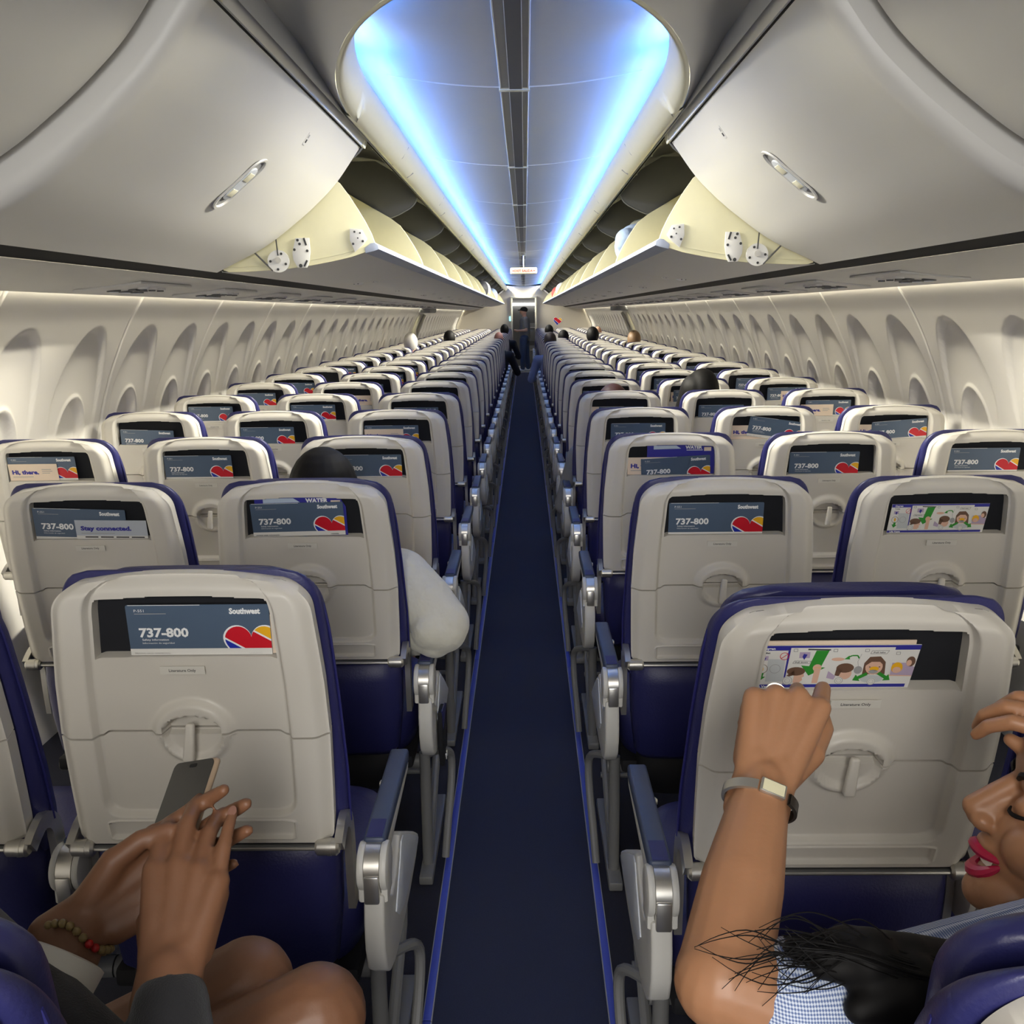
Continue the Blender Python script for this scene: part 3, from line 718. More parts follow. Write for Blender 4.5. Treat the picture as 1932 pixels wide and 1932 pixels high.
# ------------------------------------------------------------------ overhead bins
CB = spline([(.495, 1.991), (.572, 1.889), (.640, 1.822), (.718, 1.759), (.827, 1.685), (.981, 1.611)], 40)
def normals2(P):
    T = np.gradient(P, axis=0); T /= np.linalg.norm(T, axis=1)[:, None]
    return np.stack([-T[:, 1], T[:, 0]], 1) * -1
CN = normals2(CB)          # points into the cabin (toward the aisle and down)
if CN[20][0] > 0: CN = -CN
def closed_bin(s, y0, y1, off, label):
    t = thing('overhead_bin', label, 'overhead bin', (0, y0, 0), 'closed overhead bins')
    L = y1 - y0; r = .03; ds = [0, .003, .008, .015, .023, .03]
    ys = ds + list(np.linspace(.06, L - .06, 10)) + [L - d for d in ds[::-1]]
    V = []
    for y in ys:
        d = min(y, L - y); k = r - math.sqrt(max(0, r * r - (r - min(d, r)) ** 2))
        for p, n in zip(CB, CN): q = p - n * (off + k); V.append((s * q[0], y, q[1]))
    Fc = grid_faces(len(CB), len(ys), flip=s < 0)
    n = len(CB); last = (len(ys) - 1) * n
    b = len(V)
    for y in (0, L):
        V += [(s * 1.30, y, 1.66), (s * 1.3, y, 2.1), (s * .72, y, 2.12)]
    Fc.append(list(range(n)) + [b, b + 1, b + 2]); Fc.append([last + i for i in range(n)][::-1] + [b + 5, b + 4, b + 3])
    obj('bin_door', mesh('bin_door', V, Fc, m_binw, True, None, 40), t)
    # rail along the top edge with end brackets and a dark reveal
    P0 = CB[0] - CN[0] * off; up = np.array([-.017, .046])
    rl = MB(); sec = [P0 + up * .10 + CN[0] * .004, P0 + up * .14 + CN[0] * .011, P0 + up * .9 + CN[0] * .010, P0 + up * 1.15 + CN[0] * .002, P0 + up * 1.2 - CN[0] * .012, P0 + up * .1 - CN[0] * .014]
    rl.prism([(s * p[0], p[1]) for p in sec], 1, .05, L - .05, m_binw, .002); obj('bin_rail', rl.me('bin_rail'), t)
    for y in (.028, L - .028):
        br = MB(); br.prism([(s * (p + CN[0] * .003)[0], (p + CN[0] * .003)[1]) for p in sec[:4]] + [(s * sec[5][0], sec[5][1])], 1, y - .024, y + .024, m_rim, .004)
        c = P0 + up * .55 + CN[0] * .0155
        nn = Vector((s * CN[0][0], 0, CN[0][1])); tt = Vector((s * up[0], 0, up[1])).normalized()
        for j in range(3):
            for i in range(2):
                qc = Vector((s * c[0], y - .008 + j * .008, c[1])) + tt * (i - .5) * .010
                br.add([qc + tt * .0035 + Vector((0, .0025, 0)), qc - tt * .0035 + Vector((0, .0025, 0)), qc - tt * .0035 - Vector((0, .0025, 0)), qc + tt * .0035 - Vector((0, .0025, 0))], [[0, 1, 2, 3]], m_grey)
        obj('rail_bracket', br.me('rail_bracket'), t)
    sm = MB(); sm.prism([(s * p[0], p[1]) for p in (P0 + up * .02 + CN[0] * .0012, P0 + up * .14 + CN[0] * .0012, P0 + up * .14 - CN[0] * .004, P0 + up * .02 - CN[0] * .004)], 1, .03, L - .03, m_seam); obj('rail_reveal', sm.me('rail_reveal'), t)
    # finger latch: capsule bezel with a tilting paddle
    i = int(np.argmin(np.abs(CB[:, 0] - .680))); p = CB[i] - CN[i] * off; tg = CB[i + 1] - CB[i - 1]; tg /= np.linalg.norm(tg)
    X = Vector((s * tg[0], 0, tg[1])); N = Vector((s * CN[i][0], 0, CN[i][1])); Yv = Vector((0, 1, 0)); O = Vector((s * p[0], L / 2, p[1]))
    M3 = Matrix((X, Yv, N)).transposed().to_4x4(); M3.translation = O
    def loc(mb, name, par):
        for k2, v in enumerate(mb.v): mb.v[k2] = tuple(M3 @ Vector(v))
        return obj(name, mb.me(name), par)
    def capsule(a, b, n=14): return [(a * (1 if k2 < n else -1) + b * math.cos(R(-90 + 180 * (k2 % n) / (n - 1)) + (0 if k2 < n else math.pi)), b * math.sin(R(-90 + 180 * (k2 % n) / (n - 1)) + (0 if k2 < n else math.pi))) for k2 in range(2 * n)]
    bz = MB(); A, Bq = capsule(.050, .040), capsule(.049, .033); n2 = len(A)
    bz.add([(x, y, .0005) for x, y in A] + [(x * .992, y * .94, .004) for x, y in A] + [(x, y, .004) for x, y in Bq] + [(x * .99, y * .9, -.001) for x, y in Bq] , [[j * n2 + k2, j * n2 + (k2 + 1) % n2, (j + 1) * n2 + (k2 + 1) % n2, (j + 1) * n2 + k2] for j in range(3) for k2 in range(n2)] , m_binw)
    bz.add([(x * .99, y * .9, -.0008) for x, y in Bq], [list(range(n2))], m_grey)
    bz = loc(bz, 'latch_bezel', t)
    pd = MB(); pd.prism(capsule(.030, .026), 2, -.002, .004, m_inset, .002); pd.box((-.026, 0, .0045), (.014, .018, .0012), m_rim, .001); pd.box((.030, 0, .0045), (.012, .018, .0012), m_rim, .001); loc(pd, 'latch_paddle', bz)
    # small placard beside the rail
    i = 5; p = CB[i] - CN[i] * off; X = Vector((s * (CB[i + 1] - CB[i - 1])[0], 0, (CB[i + 1] - CB[i - 1])[1])).normalized(); N = Vector((s * CN[i][0], 0, CN[i][1])); M3 = Matrix((X, Yv, N)).transposed().to_4x4(); M3.translation = Vector((s * p[0], L * .62, p[1]))
    pl = MB(); pl.box((0, 0, .0006), (.018, .011, .0005), m_binw); 
    for a2, b2, c2 in ((-.008, 0, m_grey), (.006, .002, m_inkdk)): pl.box((a2, b2, .0012), (.005, .006, .0002), c2)
    loc(pl, 'placard', t)
    return t
def open_bin(s, y0, label, meshes):
    t = thing('overhead_bin', label, 'overhead bin', (0, y0, 0), 'open overhead bins')
    bk = obj('bin_bucket', meshes['bucket'], t); obj('bin_lip', meshes['lip'], bk)
    for k in (0, 1):
        e = obj('bucket_end_panel', meshes['end'], bk, (0, .006 if k == 0 else BL - .016, 0))
        if k == 0:
            for nm in ('latch_plate', 'damper_plate', 'pivot_disc'): obj(nm, meshes[nm], bk)
    obj('bin_housing', meshes['housing'], t); obj('bin_divider', meshes['divider'], t)
    return t
BL = 1.524
def open_meshes(s):
    M_ = {}
    low = spline([(.461, 1.684), (.520, 1.664), (.584, 1.648), (.726, 1.625), (.867, 1.615), (.975, 1.613)], 24)
    q = MB()
    top = [p + np.array([.006, .016]) for p in low]
    V = [(s * p[0], y, p[1]) for y in (.004, BL - .004) for p in list(low) + top[::-1]]; n = 2 * len(low)
    q.add(V, [[i, (i + 1) % n, n + (i + 1) % n, n + i] for i in range(n)], m_binw)
    q.add([(s * x, y, z) for y in (.02, BL - .02) for x, z in ((.975, 1.63), (1.12, 1.72), (1.2, 1.9), (1.2, 2.05))], grid_faces(4, 2), m_bincream)
    q.add([(s * x, y, z + .002) for y in (.01, BL - .01) for x, z in [tuple(p) for p in top]], grid_faces(len(top), 2), m_bincream)
    M_['bucket'] = q.me('bin_bucket')
    q = MB(); q.prism([(s * x, z) for x, z in ((.452, 1.680), (.455, 1.694), (.466, 1.702), (.480, 1.700), (.500, 1.684), (.498, 1.668), (.470, 1.674))], 1, .003, BL - .003, m_lipm, .003); M_['lip'] = q.me('bin_lip')
    arc = [(.461, 1.684), (.468, 1.708), (.476, 1.731), (.494, 1.768), (.516, 1.806), (.543, 1.849), (.572, 1.889), (.62, 1.925), (.673, 1.955), (.76, 2.005), (.871, 2.07), (1.1, 2.09), (1.2, 2.0), (1.15, 1.72), (.98, 1.622)]
    q = MB(); q.prism([(s * x, z) for x, z in arc + [tuple(p) for p in low[::-1][1:-1:3]]], 1, 0, .010, m_bincream, .002); M_['end'] = q.me('bucket_end_panel')
    def holes(q, pts, y=-.0045):
        for x, z, r in pts: q.cyl((s * x, y, z), r, .001, 1, m_screw, 10)
    y = .002
    q = MB(); q.prism([(s * a, b) for a, b in ((.545, 1.747), (.505, 1.742), (.490, 1.712), (.50, 1.697), (.532, 1.672), (.547, 1.71))], 1, y - .004, y + .003, m_binw, .002)
    holes(q, [(.530, 1.736, .0035), (.512, 1.732, .003), (.520, 1.716, .0025), (.504, 1.706, .004), (.536, 1.698, .004)], y - .0045); M_['latch_plate'] = q.me('latch_plate')
    q = MB(); q.prism([(s * a, b) for a, b in ((.725, 1.719), (.680, 1.719), (.678, 1.674), (.684, 1.642), (.692, 1.624), (.722, 1.624), (.736, 1.650), (.738, 1.674))], 1, y - .005, y + .003, m_binw, .002)
    holes(q, [(.718, 1.712, .0045), (.712, 1.700, .0045), (.730, 1.682, .0045), (.688, 1.678, .0045), (.712, 1.631, .006)], y - .0055)
    q.box((s * .694, y - .0058, 1.707), (.003, .001, .012), m_screw, rot=(0, s * .3, 0)); q.box((s * .695, y - .0058, 1.638), (.003, .001, .011), m_screw, rot=(0, -s * .5, 0)); M_['damper_plate'] = q.me('damper_plate')
    q = MB(); q.cyl((s * .785, y - .002, 1.646), .036, .004, 1, m_binw, 26); holes(q, [(.785 + .026 * math.cos(a), 1.646 + .026 * math.sin(a), .0042) for a in (0, 2.0, 3.5, 4.8)], y - .007); q.cyl((s * .785, y - .008, 1.650), .010, .004, 1, m_silver, 14)
    q.tube([(s * .785, y - .006, 1.664), (s * .79, y - .006, 1.734)], .0022, m_screw, 6); q.tube([(s * .862, y - .004, 1.674), (s * .805, y - .004, 1.616)], .003, m_dkmetal, 6); M_['pivot_disc'] = q.me('pivot_disc')
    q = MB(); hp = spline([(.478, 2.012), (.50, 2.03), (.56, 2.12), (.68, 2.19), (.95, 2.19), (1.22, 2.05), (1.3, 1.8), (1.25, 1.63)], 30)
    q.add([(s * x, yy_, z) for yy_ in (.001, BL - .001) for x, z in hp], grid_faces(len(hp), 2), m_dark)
    for k in range(5): q.cyl((s * .53, .25 + k * .26, 2.075 + .004), .008, .008, 0, m_grey, 10)
    M_['housing'] = q.me('bin_housing')
    q = MB(); q.prism([(s * x, z) for x, z in ((.487, 2.014), (.50, 1.99), (.53, 1.965), (.62, 1.925), (.76, 1.90), (1.2, 1.9), (1.2, 2.1), (.95, 2.185), (.68, 2.185), (.56, 2.115), (.51, 2.045))], 1, .001, .009, m_divider, .002)
    q.tube([(s * x, .0045, z) for x, z in spline([(.487, 2.014), (.50, 1.99), (.53, 1.965), (.62, 1.925), (.76, 1.90)], 16)], .0045, m_legmetal, 6)
    M_['divider'] = q.me('bin_divider'); 
    return M_
for s in (-1, 1):
    side = 'left' if s < 0 else 'right'
    closed_bin(s, 1.682, 3.196, 0, 'closed pale grey overhead bin with its latch in full view, above the %s seats' % side)
    closed_bin(s, .155, 1.676, .055, 'closed overhead bin cut off by the top %s corner of the photo' % side)
    om = open_meshes(s)
    for k in range(13):
        y0 = 3.202 + BL * k
        lab = 'open overhead bin hanging down next to the closed bin, %s side' % side if k == 0 else 'open overhead bin %s of the aisle, %s along from the closed bin' % (side, ORD[k])
        open_bin(s, y0, lab, om)
    struct('trim_12', extrude_profile('bin_end_fascia', [(s * .478, 2.012), (s * .62, 1.9), (s * .8, 1.75), (s * .98, 1.62)], [23.02, 24.0], m_binw))
# ------------------------------------------------------------------ cards and leaflets in the seat pockets
class Sheet:
    """flat printed sheet built from clipped polygons; local x across, z up, front faces -y"""
    def __init__(s, dx=0, dz=0, rot=0, curl=0.): s.mb = MB(); s.dx, s.dz, s.c, s.s = dx, dz, math.cos(R(rot)), math.sin(R(rot)); s.curl = curl
    def T(s, p): return (s.dx + p[0] * s.c - p[1] * s.s, s.dz + p[0] * s.s + p[1] * s.c)
    def poly(s, P, m, lay=1):
        P = clip_poly([s.T(p) for p in P], 0, -1, 0)
        if len(P) > 2: s.mb.add([(x, -.00022 * lay, z) for x, z in P], [list(range(len(P)))], m)
    def base(s, P, m, th=.0016):
        P = clip_poly([s.T(p) for p in P], 0, -1, 0); n = len(P)
        s.mb.add([(x, 0, z) for x, z in P] + [(x, th, z) for x, z in P], [list(range(n)), list(range(n, 2 * n))[::-1]] + [[i, (i + 1) % n, n + (i + 1) % n, n + i] for i in range(n)], m)
    def rect(s, x0, z0, x1, z1, m, lay=1): s.poly([(x0, z0), (x1, z0), (x1, z1), (x0, z1)], m, lay)
    def ell(s, x, z, a, b, m, lay=1, n=18): s.poly([(x + a * math.cos(2 * math.pi * i / n), z + b * math.sin(2 * math.pi * i / n)) for i in range(n)], m, lay)
    def line(s, pts, w, m, lay=1):
        for p, q in zip(pts[:-1], pts[1:]):
            d = math.hypot(q[0] - p[0], q[1] - p[1]) or 1; nx, nz = -(q[1] - p[1]) / d * w / 2, (q[0] - p[0]) / d * w / 2
            s.poly([(p[0] + nx, p[1] + nz), (q[0] + nx, q[1] + nz), (q[0] - nx, q[1] - nz), (p[0] - nx, p[1] - nz)], m, lay)
    def ring(s, x, z, r, w, m, lay=1, n=18): s.line([(x + r * math.cos(2 * math.pi * i / n), z + r * math.sin(2 * math.pi * i / n)) for i in range(n + 1)], w, m, lay)
    def arrow(s, p, q, w, m, lay=1):
        d = math.hypot(q[0] - p[0], q[1] - p[1]); u = ((q[0] - p[0]) / d, (q[1] - p[1]) / d); n = (-u[1], u[0]); b = (q[0] - u[0] * w * 1.6, q[1] - u[1] * w * 1.6)
        s.line([p, b], w, m, lay); s.poly([q, (b[0] + n[0] * w * 1.25, b[1] + n[1] * w * 1.25), (b[0] - n[0] * w * 1.25, b[1] - n[1] * w * 1.25)], m, lay)
    def text(s, t, x, z, h, m, width=None, bold=.03, anchor='l', lay=3):
        V, Fc, w = text_poly(t, bold); kx = width / w if width else h
        ox = {'l': 0, 'c': -w * kx / 2, 'r': -w * kx}[anchor]
        P = [(x + ox + a * kx, z + b * h) for a, b in V]
        for f in Fc: s.poly([P[i] for i in f], m, lay)
CW, CH = .2145, .081
def safety_card(dx=0, dz=0, rot=0, fine=True):
    s = Sheet(dx, dz, rot)
    if fine: s.base(rrect(CW / 2, CH / 2, .003, 3, (CW / 2, CH / 2)), m_card)
    else: s.base([(0, 0), (CW, 0), (CW, CH), (0, CH)], m_card)
    s.rect(0, 0, CW, .0105, m_paper)
    # heart, clipped to the slate field
    class HB:
        def add(_, V, Fc, m): s.poly([(v[0], v[2]) for v in V], m, 1 if m is m_text else 2)
    put_heart(HB(), .1850, .0160, .0025, clip=((1, 0, CW), (0, -1, -.0105)))
    if fine:
        s.text('737-800', .0165, .0300, .0137, m_text, .0745, .035)
        s.text('Southwest', .1550, .0665, .0085, m_text, .0465, .05)
        s.text('P-551', .0125, .0700, .0042, m_text, .0150, .0); s.rect(.0125, .0665, .060, .0675, m_grey)
        s.text('Safety information', .0200, .0238, .0032, m_text, .0400, .01); s.text('Información de seguridad', .0200, .0186, .0026, m_text, .0480, .0)
        for a, b in ((.006, .022), (.024, .034), (.036, .060)): s.rect(a, .0015, b, .0042, m_grey)
        s.rect(.180, .0015, .199, .004, m_grey); s.rect(.004, .0802, .112, .081, m_text, 1)
    else:
        s.rect(.017, .0305, .090, .0425, m_grey); s.rect(.158, .0675, .20, .073, m_text)
    return s.mb.me('safety_card', False)
def hi_leaflet(dx=0, dz=0, rot=0):
    s = Sheet(dx, dz, rot); s.base([(0, 0), (.155, 0), (.155, .055), (0, .055)], m_cream); s.text('Hi, there.', .010, .022, .0125, m_navyp, .085, .05)
    for a, b, z in ((.010, .075, .012), (.105, .135, .036), (.105, .138, .030), (.105, .130, .024)): s.rect(a, z, b, z + .0018, m_grey)
    return s.mb.me('leaflet', False)
def stay_leaflet(dx=0, dz=0, rot=0):
    s = Sheet(dx, dz, rot); s.base([(0, 0), (.166, 0), (.166, .047), (0, .047)], mat('leaflet_grey', (.48, .52, .58), .5, noise=.02)); s.text('Stay connected.', .012, .0225, .0098, m_navyp, .118, .05)
    s.rect(.012, .014, .09, .0155, m_grey); s.rect(0, 0, .166, .009, m_paper)
    for k in range(4): s.rect(.02 + k * .036, .004, .05 + k * .036, .007, m_inkdk, 2)
    return s.mb.me('leaflet', False)
def water_folder(dx=0, dz=0, rot=0):
    s = Sheet(dx, dz, rot); s.base([(0, 0), (.21, 0), (.21, .07), (.2, .088), (.17, .096), (0, .096)], m_navyp)
    s.poly([(.02, .092), (.09, .092), (.105, .082), (.02, .080)], mat('print_ice', (.5, .6, .75), .5), 1)
    s.text('WATER', .118, .0815, .0095, m_text, .052, .05); s.rect(.122, .076, .172, .078, m_text, 1); s.rect(.176, .074, .198, .086, m_cream, 1)
    return s.mb.me('leaflet', False)
def plain_leaflet(w, h, m=None):
    s = Sheet(); s.base([(0, 0), (w, 0), (w, h), (0, h)], m or m_cream); s.rect(w * .2, h * .3, w * .7, h * .33, m_grey); s.rect(w * .2, h * .25, w * .6, h * .27, m_grey); return s.mb.me('leaflet', False)
def oxygen_card(dx=0, dz=0, rot=0):
    s = Sheet(dx, dz, rot); k = 1 / 7070.
    def P(x, y): return ((x - 190) * k, (640 - y) * k)
    def poly(pts, m, l=2): s.poly([P(*p) for p in pts], m, l)
    def el(x, y, a, b, m, l=2): s.ell(*P(x, y), a * k, b * k, m, l)
    s.base([P(185, 640), P(1712, 640), P(1765, 150), P(225, 150)], m_paper)
    poly([(225, 150), (1765, 150), (1760, 203), (222, 203)], m_navyp, 1); poly([(190, 595), (1680, 595), (1676, 632), (187, 632)], m_navyp, 1)
    poly([(545, 172), (1525, 172), (1490, 582), (520, 582)], m_paper, 2); poly([(522, 203), (545, 203), (518, 590), (505, 590)], m_navyp, 2)
    s.text('Oxygen', *P(272, 190), 24 * k, m_text, 125 * k, .04); s.text('Life Vests', *P(232, 627), 24 * k, m_text, 165 * k, .04); s.text('Toilet', *P(272, 236), 17 * k, m_inkdk, 82 * k, .03)
    # first picture: pull the mask down
    poly([(705, 183), (920, 190), (920, 203), (705, 198)], m_inkdk, 3)
    poly([(785, 203), (908, 203), (850, 390), (735, 385)], m_green, 3); poly([(658, 372), (892, 400), (742, 492)], m_green, 3)
    for x, y, w in ((680, 258, 50), (302, 290, 38)):
        poly([(x - w, y - w * .75), (x + w, y - w * .75), (x + w, y + w * .6), (x - w, y + w * .6)], m_lilac, 3); poly([(x - w * .2, y - w * .4), (x + w * .5, y - w * .2), (x + w * .3, y + w * .3), (x, y + w), (x - w * .4, y + w * .3)], m_navyp, 4)
    poly([(590, 318), (748, 322), (735, 350), (576, 348)], m_paper, 3); s.line([P(590, 318), P(748, 322), P(735, 350), P(576, 348), P(590, 318)], 3 * k, m_inkdk, 4)
    s.text('Pull down', *P(598, 343), 15 * k, m_inkdk, 120 * k, .02, lay=4)
    poly([(600, 575), (605, 470), (690, 450), (702, 500), (680, 515), (690, 540), (660, 575)], m_pskin, 3); el(618, 440, 88, 50, m_brown, 4); poly([(530, 490), (600, 430), (610, 480), (560, 500)], m_brown, 4)
    poly([(780, 578), (835, 578), (848, 420), (790, 415)], m_pskin, 4); el(814, 400, 42, 42, m_pskin, 5); s.line([P(785, 395), P(845, 400)], 4 * k, m_gold, 6)
    # second picture
    poly([(915, 520), (925, 440), (1000, 500), (985, 540)], m_lilac, 3); el(1000, 305, 62, 20, m_pskin, 3); el(1090, 470, 60, 68, m_pskin, 3); el(1080, 405, 84, 55, m_brown, 4); poly([(990, 490), (1000, 400), (1060, 420), (1030, 500)], m_brown, 4)
    el(1205, 430, 40, 45, m_grey, 3); s.line([P(1215, 245), P(1190, 330), P(1205, 400)], 4 * k, m_grey, 4)
    s.line([P(1198, 295), P(1180, 262), P(1130, 262), P(1090, 285)], 14 * k, m_green, 4); poly([(1058, 302), (1100, 262), (1112, 305)], m_green, 5)
    # third picture
    poly([(1250, 480), (1255, 350), (1300, 280), (1400, 275), (1455, 340), (1465, 480)], m_brown, 3); el(1352, 395, 82, 88, m_pskin, 4); poly([(1268, 380), (1285, 310), (1350, 300), (1430, 310), (1448, 385), (1400, 335), (1320, 335)], m_brown, 5)
    el(1356, 415, 44, 26, m_gold, 5); el(1350, 448, 44, 22, m_grey, 5); el(1345, 535, 110, 45, mat('print_pale', (.55, .58, .58), .5), 3); el(1310, 392, 8, 5, m_inkdk, 6); el(1402, 392, 8, 5, m_inkdk, 6)
    s.arrow(P(1295, 470), P(1165, 547), 36 * k, m_green, 6); s.arrow(P(1400, 462), P(1522, 547), 36 * k, m_green, 6)
    poly([(1310, 208), (1470, 208), (1450, 245), (1298, 242)], m_paper, 3); s.line([P(1310, 208), P(1470, 208), P(1450, 245), P(1298, 242), P(1310, 208)], 3 * k, m_inkdk, 4); s.text('Pull tabs', *P(1325, 236), 15 * k, m_inkdk, 110 * k, .02, lay=4)
    # fourth picture
    poly([(1520, 350), (1640, 350), (1735, 400), (1725, 505), (1515, 500)], m_lilac, 3); el(1570, 405, 54, 62, m_gold, 4); el(1570, 430, 40, 35, m_pskin, 5); el(1692, 335, 42, 58, m_brown, 4); el(1675, 350, 26, 36, m_pskin, 5); poly([(1500, 485), (1720, 495), (1720, 505), (1500, 500)], m_pskin, 4)
    # badges and the left column
    for x, y, r in ((545, 545, 50), (1035, 548, 42), (1345, 560, 42)): el(x, y, r, r, m_paper, 6); s.ring(*P(x, y), (r - 5) * k, 5 * k, m_grey, 7); s.ring(*P(x, y), r * .5 * k, 3 * k, m_grey, 7)
    s.ring(*P(292, 410), 52 * k, 5 * k, m_brown, 3); el(292, 410, 14, 30, m_gold, 3); s.ring(*P(415, 410), 50 * k, 5 * k, m_grey, 3)
    poly([(340, 300), (500, 300), (505, 560), (335, 560)], mat('print_pale', (.55, .58, .58)), 2); s.ring(*P(490, 265), 40 * k, 6 * k, m_red, 4); s.line([P(462, 290), P(520, 240)], 6 * k, m_red, 4)
    s.arrow(P(296, 455), P(280, 548), 34 * k, m_green, 4)
    for x, y in ((590, 198), (965, 203), (1262, 205), (1558, 240)): s.line([P(x - 18, y - 14), P(x + 18, y - 14), P(x + 18, y + 14), P(x - 18, y + 14), P(x - 18, y - 14)], 3 * k, m_inkdk, 4)
    return s.mb.me('safety_card', False)
def place_in_pocket(key, me, u, depth, name, label, cat, group, v=.3458):
    t, lean = SEATS[key]; s, r, c = key
    M4 = Matrix.Translation(t.location) @ Matrix.Translation((0, 0, BZ)) @ Matrix.Rotation(R(lean), 4, 'X') @ Matrix.Translation((u, depth, v * KV))
    o = thing(name, label, cat, (0, 0, 0), group, None, me); o.matrix_world = M4
    return o
_cm = {}
def card_mesh(dz, rot, fine):
    k = (round(dz, 3), rot, fine)
    if k not in _cm: _cm[k] = safety_card(0, dz, rot, fine)
    return _cm[k]
# (dz, u, tilt) of the slate card, then extras
SPEC = {(-1, 1, 0): (0, -.084, 0), (-1, 2, 1): (-.004, -.132, -2), (-1, 2, 0): (-.001, -.119, 1), (-1, 3, 2): (-.004, -.131, 0), (-1, 3, 1): (-.006, -.132, 0), (-1, 3, 0): (-.008, -.09, 0),
        (-1, 4, 2): (-.018, -.125, -2), (-1, 4, 1): (-.014, -.130, 0), (-1, 4, 0): (-.012, -.127, 0), (-1, 5, 2): (-.004, -.125, 0), (-1, 5, 1): (-.003, -.125, 0), (-1, 5, 0): (-.02, -.12, 0),
        (1, 2, 0): (-.006, -.128, 0), (1, 3, 0): (-.03, -.09, 3), (1, 3, 1): (-.012, -.13, 0), (1, 3, 2): (-.006, -.132, 0), (1, 4, 0): (-.012, -.115, 0), (1, 4, 1): (.014, -.075, -8), (1, 4, 2): (-.016, -.08, 4),
        (1, 5, 0): (-.026, -.1, 0), (1, 5, 1): (-.022, -.12, 0), (1, 5, 2): (-.006, -.105, 0)}
HI = {(-1, 3, 2): (-.131, 0), (-1, 4, 0): (-.128, 0), (1, 3, 0): (-.135, -.003), (1, 4, 1): (-.137, -.002), (1, 4, 2): (-.137, -.002), (1, 5, 0): (-.135, 0), (1, 5, 2): (-.128, 0), (1, 6, 1): (-.13, 0), (1, 6, 2): (-.01, -.004), (-1, 6, 1): (.02, -.012)}
WATER = {(-1, 2, 0): -.11, (1, 3, 0): -.075}
crng = random.Random(11)
GC, GL = 'slate blue safety cards in the seat pockets', 'leaflets in the seat pockets'
_hi = hi_leaflet(); 
for key in SEATS:
    s, r, c = key
    if r == 0: continue
    nm = seat_name_words(*key).replace(', ', ' in the ') if False else seat_name_words(*key)
    where = nm.replace(' seat ', '-seat pocket ', 1)
    if key in ((1, 1, 0), (1, 2, 1)):
        place_in_pocket(key, oxygen_card(), -.150 if r == 1 else -.128, .018, 'safety_card', 'white oxygen instruction card with green arrows, %s' % where, 'safety card', 'oxygen cards')
        if r == 1: place_in_pocket(key, plain_leaflet(.21, .074), -.143, .022, 'leaflet', 'cream leaflet peeking out above the oxygen card behind the raised fist', 'leaflet', GL)
        continue
    if key in SPEC: dz, u, rot = SPEC[key]
    else:
        if crng.random() < .12: continue
        dz, u, rot = crng.choice([-.008, -.015, -.022, -.03]), crng.choice([-.13, -.115, -.10, -.085]), crng.choice([0, 0, 1, -1])
    front = key in HI and key in ((-1, 3, 2), (-1, 4, 0), (1, 5, 2), (1, 6, 2), (-1, 6, 1))
    place_in_pocket(key, card_mesh(dz, rot, r < 12), u, .019, 'safety_card', 'slate blue safety card with red heart, %s' % where, 'safety card', GC)
    if key in HI: place_in_pocket(key, _hi, HI[key][0], .0155 if front else .0215, 'leaflet', 'cream Hi there leaflet, %s' % where, 'leaflet', GL, .3458)
    if key in WATER: place_in_pocket(key, water_folder(), WATER[key], .0235, 'leaflet', 'navy WATER leaflet behind the safety card, %s' % where, 'leaflet', GL)
place_in_pocket((-1, 2, 1), stay_leaflet(0, 0, -1), -.035, .0155, 'leaflet', 'grey Stay connected leaflet in front of the tilted safety card', 'leaflet', GL)
place_in_pocket((-1, 1, 0), plain_leaflet(.05, .062), .095, .0235, 'leaflet', 'narrow cream leaflet at the right end of the pocket nearest the phone', 'leaflet', GL)
